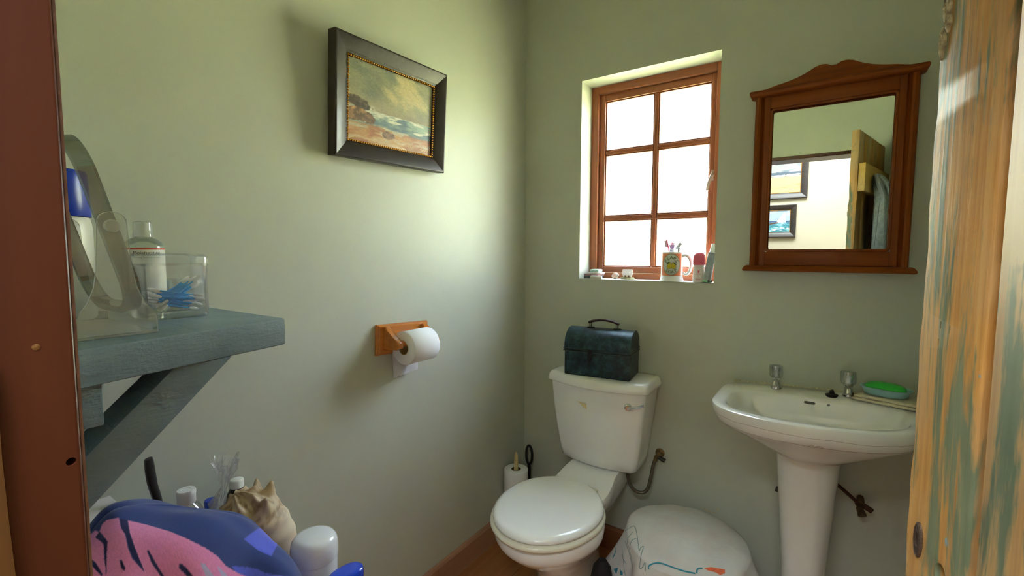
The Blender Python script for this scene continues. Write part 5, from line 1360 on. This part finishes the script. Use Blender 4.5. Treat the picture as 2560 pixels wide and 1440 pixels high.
# little blue-capped bottle
bq = Vector((.050, -1.349, ZT)); zc = .704-ZT; t = thing('small_bottle', bq, 'little bottle with a blue cap behind the plastic bag', 'bottle')
bm = B(); lathe(bm, [(0, 0), (.018, 0), (.019, .002), (.019, zc-.03), (.012, zc-.022), (0, zc-.022)], bq, 26); obj('bottle_body', bm, clear('clear_small', (.9, .93, .95), .5, .15), t)
bm = B(); lathe(bm, [(.0125, zc-.021), (.013, zc-.02), (.013, zc-.002), (.0115, zc), (0, zc)], bq, 26); obj('cap', bm, mat('blue_cap', (34, 70, 200), .3), t)
# hair brush, handle up
t = thing('hair_brush', (.118, -1.463, ZT), 'black brush standing handle up behind the shirt', 'brush')
bm = B(); p0 = Vector((.118, -1.455, ZT+.09)); p1 = on((396, 1262), 0, .118); p2 = on((371, 1147), 0, .118); pm = (p1+p2)/2+Vector((0, -.002, 0))
pp = catmull([p0, p1, pm, p2], 6); tube(bm, pp, [.0085]*6+[.0095]*6+[.010]*4+[.0095, .009, .008], 12, flat=.7); obj('handle', bm, mat('black_rubber', (30, 24, 28), .38), t)
bm = B(); lathe(bm, [(0, 0), (.026, .0), (.028, .012), (.026, .07), (.016, .09), (0, .093)], (.118, -1.462, ZT), 24, sy=.6); obj('brush_head', bm, M_black, t)
# twisted plastic bag
pk = Vector((.110, -1.350, ZT)); rings = []; rr2 = random.Random(5)
a0, a1, a2 = on((545, 1262), 0, .11), on((560, 1218), 0, .11), on((566, 1148), 0, .11)
def ringb(c, r, k_, amp): return [c+Vector((r*math.cos(2*PI*i/64)*(1+amp*math.sin(6*2*PI*i/64+k_)+amp*.7*math.sin(13*2*PI*i/64+2*k_)), r*.9*math.sin(2*PI*i/64)*(1+amp*math.sin(5*2*PI*i/64+1.7*k_)), amp*.012*math.sin(9*2*PI*i/64+k_))) for i in range(64)]
seq = [(Vector((pk.x, pk.y, ZT+.004)), .019, .08), (Vector((pk.x, pk.y, ZT+.04)), .021, .1), (Vector((pk.x, pk.y, ZT+.08)), .018, .15), (a0, .016, .3), (a0.lerp(a1, .6), .009, .3), (a1, .006, .25), (a1.lerp(a2, .3), .010, .4), (a1.lerp(a2, .65), .019, .35), (a2+Vector((0, 0, .002)), .025, .3)]
bm = B(); loft(bm, [ringb(c, r, k_*1.3, am) for k_, (c, r, am) in enumerate(seq)], True, False)
bmesh.ops.subdivide_edges(bm, edges=[e for e in bm.edges], cuts=1, use_grid_fill=True, smooth=.3)
obj('plastic_bag', bm, clear('cling_film', (.98, .98, .99), .8, .20, (.97, .97, 1.0), .08, 1.0, 70), None, 'twisted clear plastic bag standing up between the bottles', 'bag')
# conch shell
s0 = on((590, 1240), 0, .215); s1 = on((735, 1440), 0, .245); ax_ = (s1-s0); Ls = ax_.length; ax_ = ax_.normalized()
e1 = ax_.cross(Vector((1, 0, .2))).normalized(); e2 = ax_.cross(e1)
bm = B(); rings = []; cols = []
prof = [(-.02, .006), (.02, .018), (.07, .028), (.12, .037), (.16, .044), (.20, .050), (.25, .054), (.30, .054), (.38, .055), (.50, .053), (.62, .047), (.74, .036), (.86, .023), (.95, .013), (1.0, .006)]
fine = []
for i in range(57):
    s = -.02+1.02*i/56; fine.append((s, float(np.interp(s, [p[0] for p in prof], [p[1] for p in prof]))))
for s, r in fine:
    ring = []
    for k in range(72):
        a = 2*PI*k/72
        kn = 0
        for s_c, amp, nk, ph in ((.17, .019, 7, .6), (.07, .008, 7, 1.3), (.02, .004, 6, .2)):
            kn += amp*math.exp(-((s-s_c)/.035)**2)*max(0, math.cos(nk*a/1+ph))**1.5
        rr3 = r+kn+.0012*math.sin(40*s+3*a)+.004*math.exp(-((a-PI*1.3)/.5)**2)*(1 if s > .3 else 0)
        bump_ax = -kn*1.25
        c = s0+ax_*(s*Ls+bump_ax)+(e1*math.cos(a)+e2*math.sin(a))*rr3
        ring.append((c.x, c.y, max(c.z, ZT))); cols.append((s, a))
    rings.append(ring)
loft(bm, rings); cs = obj('conch_shell', bm, vcol('conch', .5, .5, 160), None, 'large knobbly beige conch shell lying among the bottles', 'shell', sharp=0)
S = np.array([c[0] for c in cols]); A = np.array([c[1] for c in cols])
cc2 = mixc(np.tile(np.array([208., 186., 150.]), (len(S), 1)), (164, 136, 100), sstep(.45, .65, fbm(S*30, A*6, 4, 81))); cc2 = mixc(cc2, (222, 202, 176), sstep(.26, .40, S)); cc2 = mixc(cc2, (232, 204, 190), sstep(.5, .8, S)*.7)
setcol(cs, cc2)
# white carton with a red edge
bm = B(); p = on((240, 1300), 0, .12); box(bm, .06, .16, p.y-.055, p.y+.035, ZT, p.z+.010, .002, 2); obj('white_carton', bm, mat('carton_white', (226, 220, 214), .5), None, 'plain white carton standing behind the shirt', 'carton')
bm = B(); p = on((226, 1318), 0, .19); box(bm, .165, .195, p.y-.03, p.y+.003, ZT, p.z, .002, 2); obj('red_box', bm, mat('red_gloss', (150, 28, 30), .25), None, 'small glossy red box tucked beside the shirt', 'box')
# navy shirt with a pink print, heaped over folded laundry
XRIDGE = .375
sil = [(206, 1362), (232, 1325), (258, 1290), (290, 1271), (340, 1262), (420, 1262), (520, 1275), (600, 1291), (648, 1318), (684, 1352), (702, 1395), (716, 1430), (735, 1448), (760, 1500)]
SP = [on(q, 0, XRIDGE) for q in sil]
ys = [p.y for p in SP]; zs_ = [p.z for p in SP]
o_ = np.argsort(ys); ysA = np.array(ys)[o_]; zsA = np.array(zs_)[o_]
Y0s, Y1s = ysA[0]-.012, ysA[-1]+.002
yd = np.linspace(ysA[0]-.02, ysA[-1]+.02, 400); zd_ = np.interp(yd, ysA, zsA); kr = np.exp(-(np.arange(-40, 41)/13.)**2); kr /= kr.sum()
zd_ = np.convolve(np.pad(zd_, 40, 'edge'), kr, 'valid')
Hf = lambda y: max(ZT+.012, float(np.interp(y, yd, zd_)))
bm = B(); NU, NV = 400, 230; rows = []
for i in range(NU+1):
    y = Y0s+(Y1s-Y0s)*i/NU; H = Hf(y); row = []
    for j in range(NV+1):
        s = -1+2*j/NV; hw = .135 if s > 0 else .10
        k = (1-abs(s)**2.6)**.62 if abs(s) < 1 else 0
        fold = .006*math.sin(7*s+y*38)*(1-abs(s)**2)*abs(s)**.5*2+.004*math.sin(s*15-y*60+1)*abs(s)
        z = ZT+.001+(H-ZT)*k+fold*(k > .05)
        x = XRIDGE+hw*s*(.72+.28*k+.0)+.008*math.sin(y*50+s*3)*abs(s)
        row.append(bm.verts.new((x, y+.006*math.sin(s*5+1)*abs(s), max(z, ZT+.001))))
    rows.append(row)
for a, b in zip(rows, rows[1:]):
    for j in range(NV): bm.faces.new((a[j], b[j], b[j+1], a[j+1]))
for r_ in (rows[0], rows[-1]):
    q = [bm.verts.new((v.co.x, v.co.y, ZT+.0005)) for v in r_]
    for j in range(NV):
        try: bm.faces.new((r_[j], r_[j+1], q[j+1], q[j]))
        except ValueError: pass
shirt = obj('shirt', bm, vcol('jersey', .95, .5, 700, 0, .3), None, 'navy shirt with a pink leaf print heaped on the low cabinet', 'shirt', sharp=0)
def inpoly(x, y, poly):
    c = np.zeros(len(x), bool); j = len(poly)-1
    for i in range(len(poly)):
        xi, yi = poly[i]; xj, yj = poly[j]
        if yi != yj: c ^= ((yi > y) != (yj > y)) & (x < (xj-xi)*(y-yi)/(yj-yi)+xi)
        j = i
    return c
def poly_z(z): return [(200+x/3.368, 1100+y/3.368) for x, y in z]
PINK = [poly_z([(80, 800), (130, 755), (160, 780), (185, 710), (225, 672), (328, 652), (345, 720), (380, 790), (402, 900), (440, 1000), (540, 1110), (500, 1000), (460, 900), (420, 780), (402, 676), (560, 712), (760, 770), (900, 830), (1060, 910), (1160, 980), (1230, 1060), (1330, 1120), (1480, 1180), (1480, 1600), (60, 1600)])]
LILAC = [poly_z([(1010, 1035), (1050, 1040), (1130, 1150), (1060, 1150)]), poly_z([(1150, 1055), (1190, 1090), (1260, 1160), (1200, 1160)])]
BLUE2 = [poly_z([(1380, 835), (1420, 800), (1510, 737), (1570, 745), (1672, 865), (1610, 978), (1500, 930)]), poly_z([(1270, 1060), (1420, 1070), (1500, 1090), (1560, 1120), (1830, 1160), (1830, 1500), (1480, 1300)])]
NAVYS = [poly_z([(130, 820), (165, 770), (190, 800), (232, 850), (225, 960), (222, 1130), (205, 1000), (200, 880), (170, 850)]), poly_z([(330, 660), (402, 676), (420, 790), (460, 900), (500, 1000), (542, 1105), (470, 1020), (420, 930), (385, 800), (345, 740)]), poly_z([(335, 1010), (350, 1005), (382, 1080), (375, 1105), (345, 1070)]), poly_z([(562, 925), (580, 930), (640, 1040), (710, 1150), (680, 1150), (600, 1030)]), poly_z([(820, 1065), (850, 1045), (880, 1060), (950, 1145), (900, 1145)]), poly_z([(95, 1005), (130, 1030), (190, 1130), (185, 1150), (100, 1060)])]
co = np.zeros(len(shirt.data.vertices)*3, np.float32); shirt.data.vertices.foreach_get('co', co); co = co.reshape(-1, 3)+np.array(shirt.location)
q = co-np.array(CAM); zd = q @ np.array(FW); pxx = 1280+FPX*(q @ np.array(RT))/zd; pyy = 720-FPX*(q @ np.array(UP))/zd
acc = np.zeros((len(co), 3))
for jx, jy in ((-.6, -.6), (.6, -.6), (-.6, .6), (.6, .6)):
    c = np.tile(np.array([40., 62., 130.]), (len(co), 1)); x, y = pxx+jx, pyy+jy
    for polys, col in ((BLUE2, (84, 98, 218)), (PINK, (232, 140, 196)), (LILAC, (190, 176, 214)), (NAVYS, (30, 34, 92))):
        for p in polys: c[inpoly(x, y, p)] = col
    acc += c/4
acc *= (.96+.08*rng.random((len(co), 1))); setcol(shirt, acc)

# flaked plaster on the back wall above the draped bin
bw_ = world_bvh([bpy.data.objects['wall_back']]); M_chip = mat('bare_plaster', (206, 200, 176), .9, var=.2, vscale=120)
for q in ([(1747, 1266), (1760, 1268), (1770, 1273), (1782, 1279), (1792, 1282), (1780, 1284), (1766, 1278)], [(1790, 1269), (1796, 1270), (1798, 1277), (1792, 1277)], [(1771, 1258), (1774, 1258), (1774, 1262), (1771, 1262)]):
    bm = B(); patch(bm, bw_, q, .0006); obj('plaster_flake', bm, M_chip, bpy.data.objects['wall_back'], recalc=False)
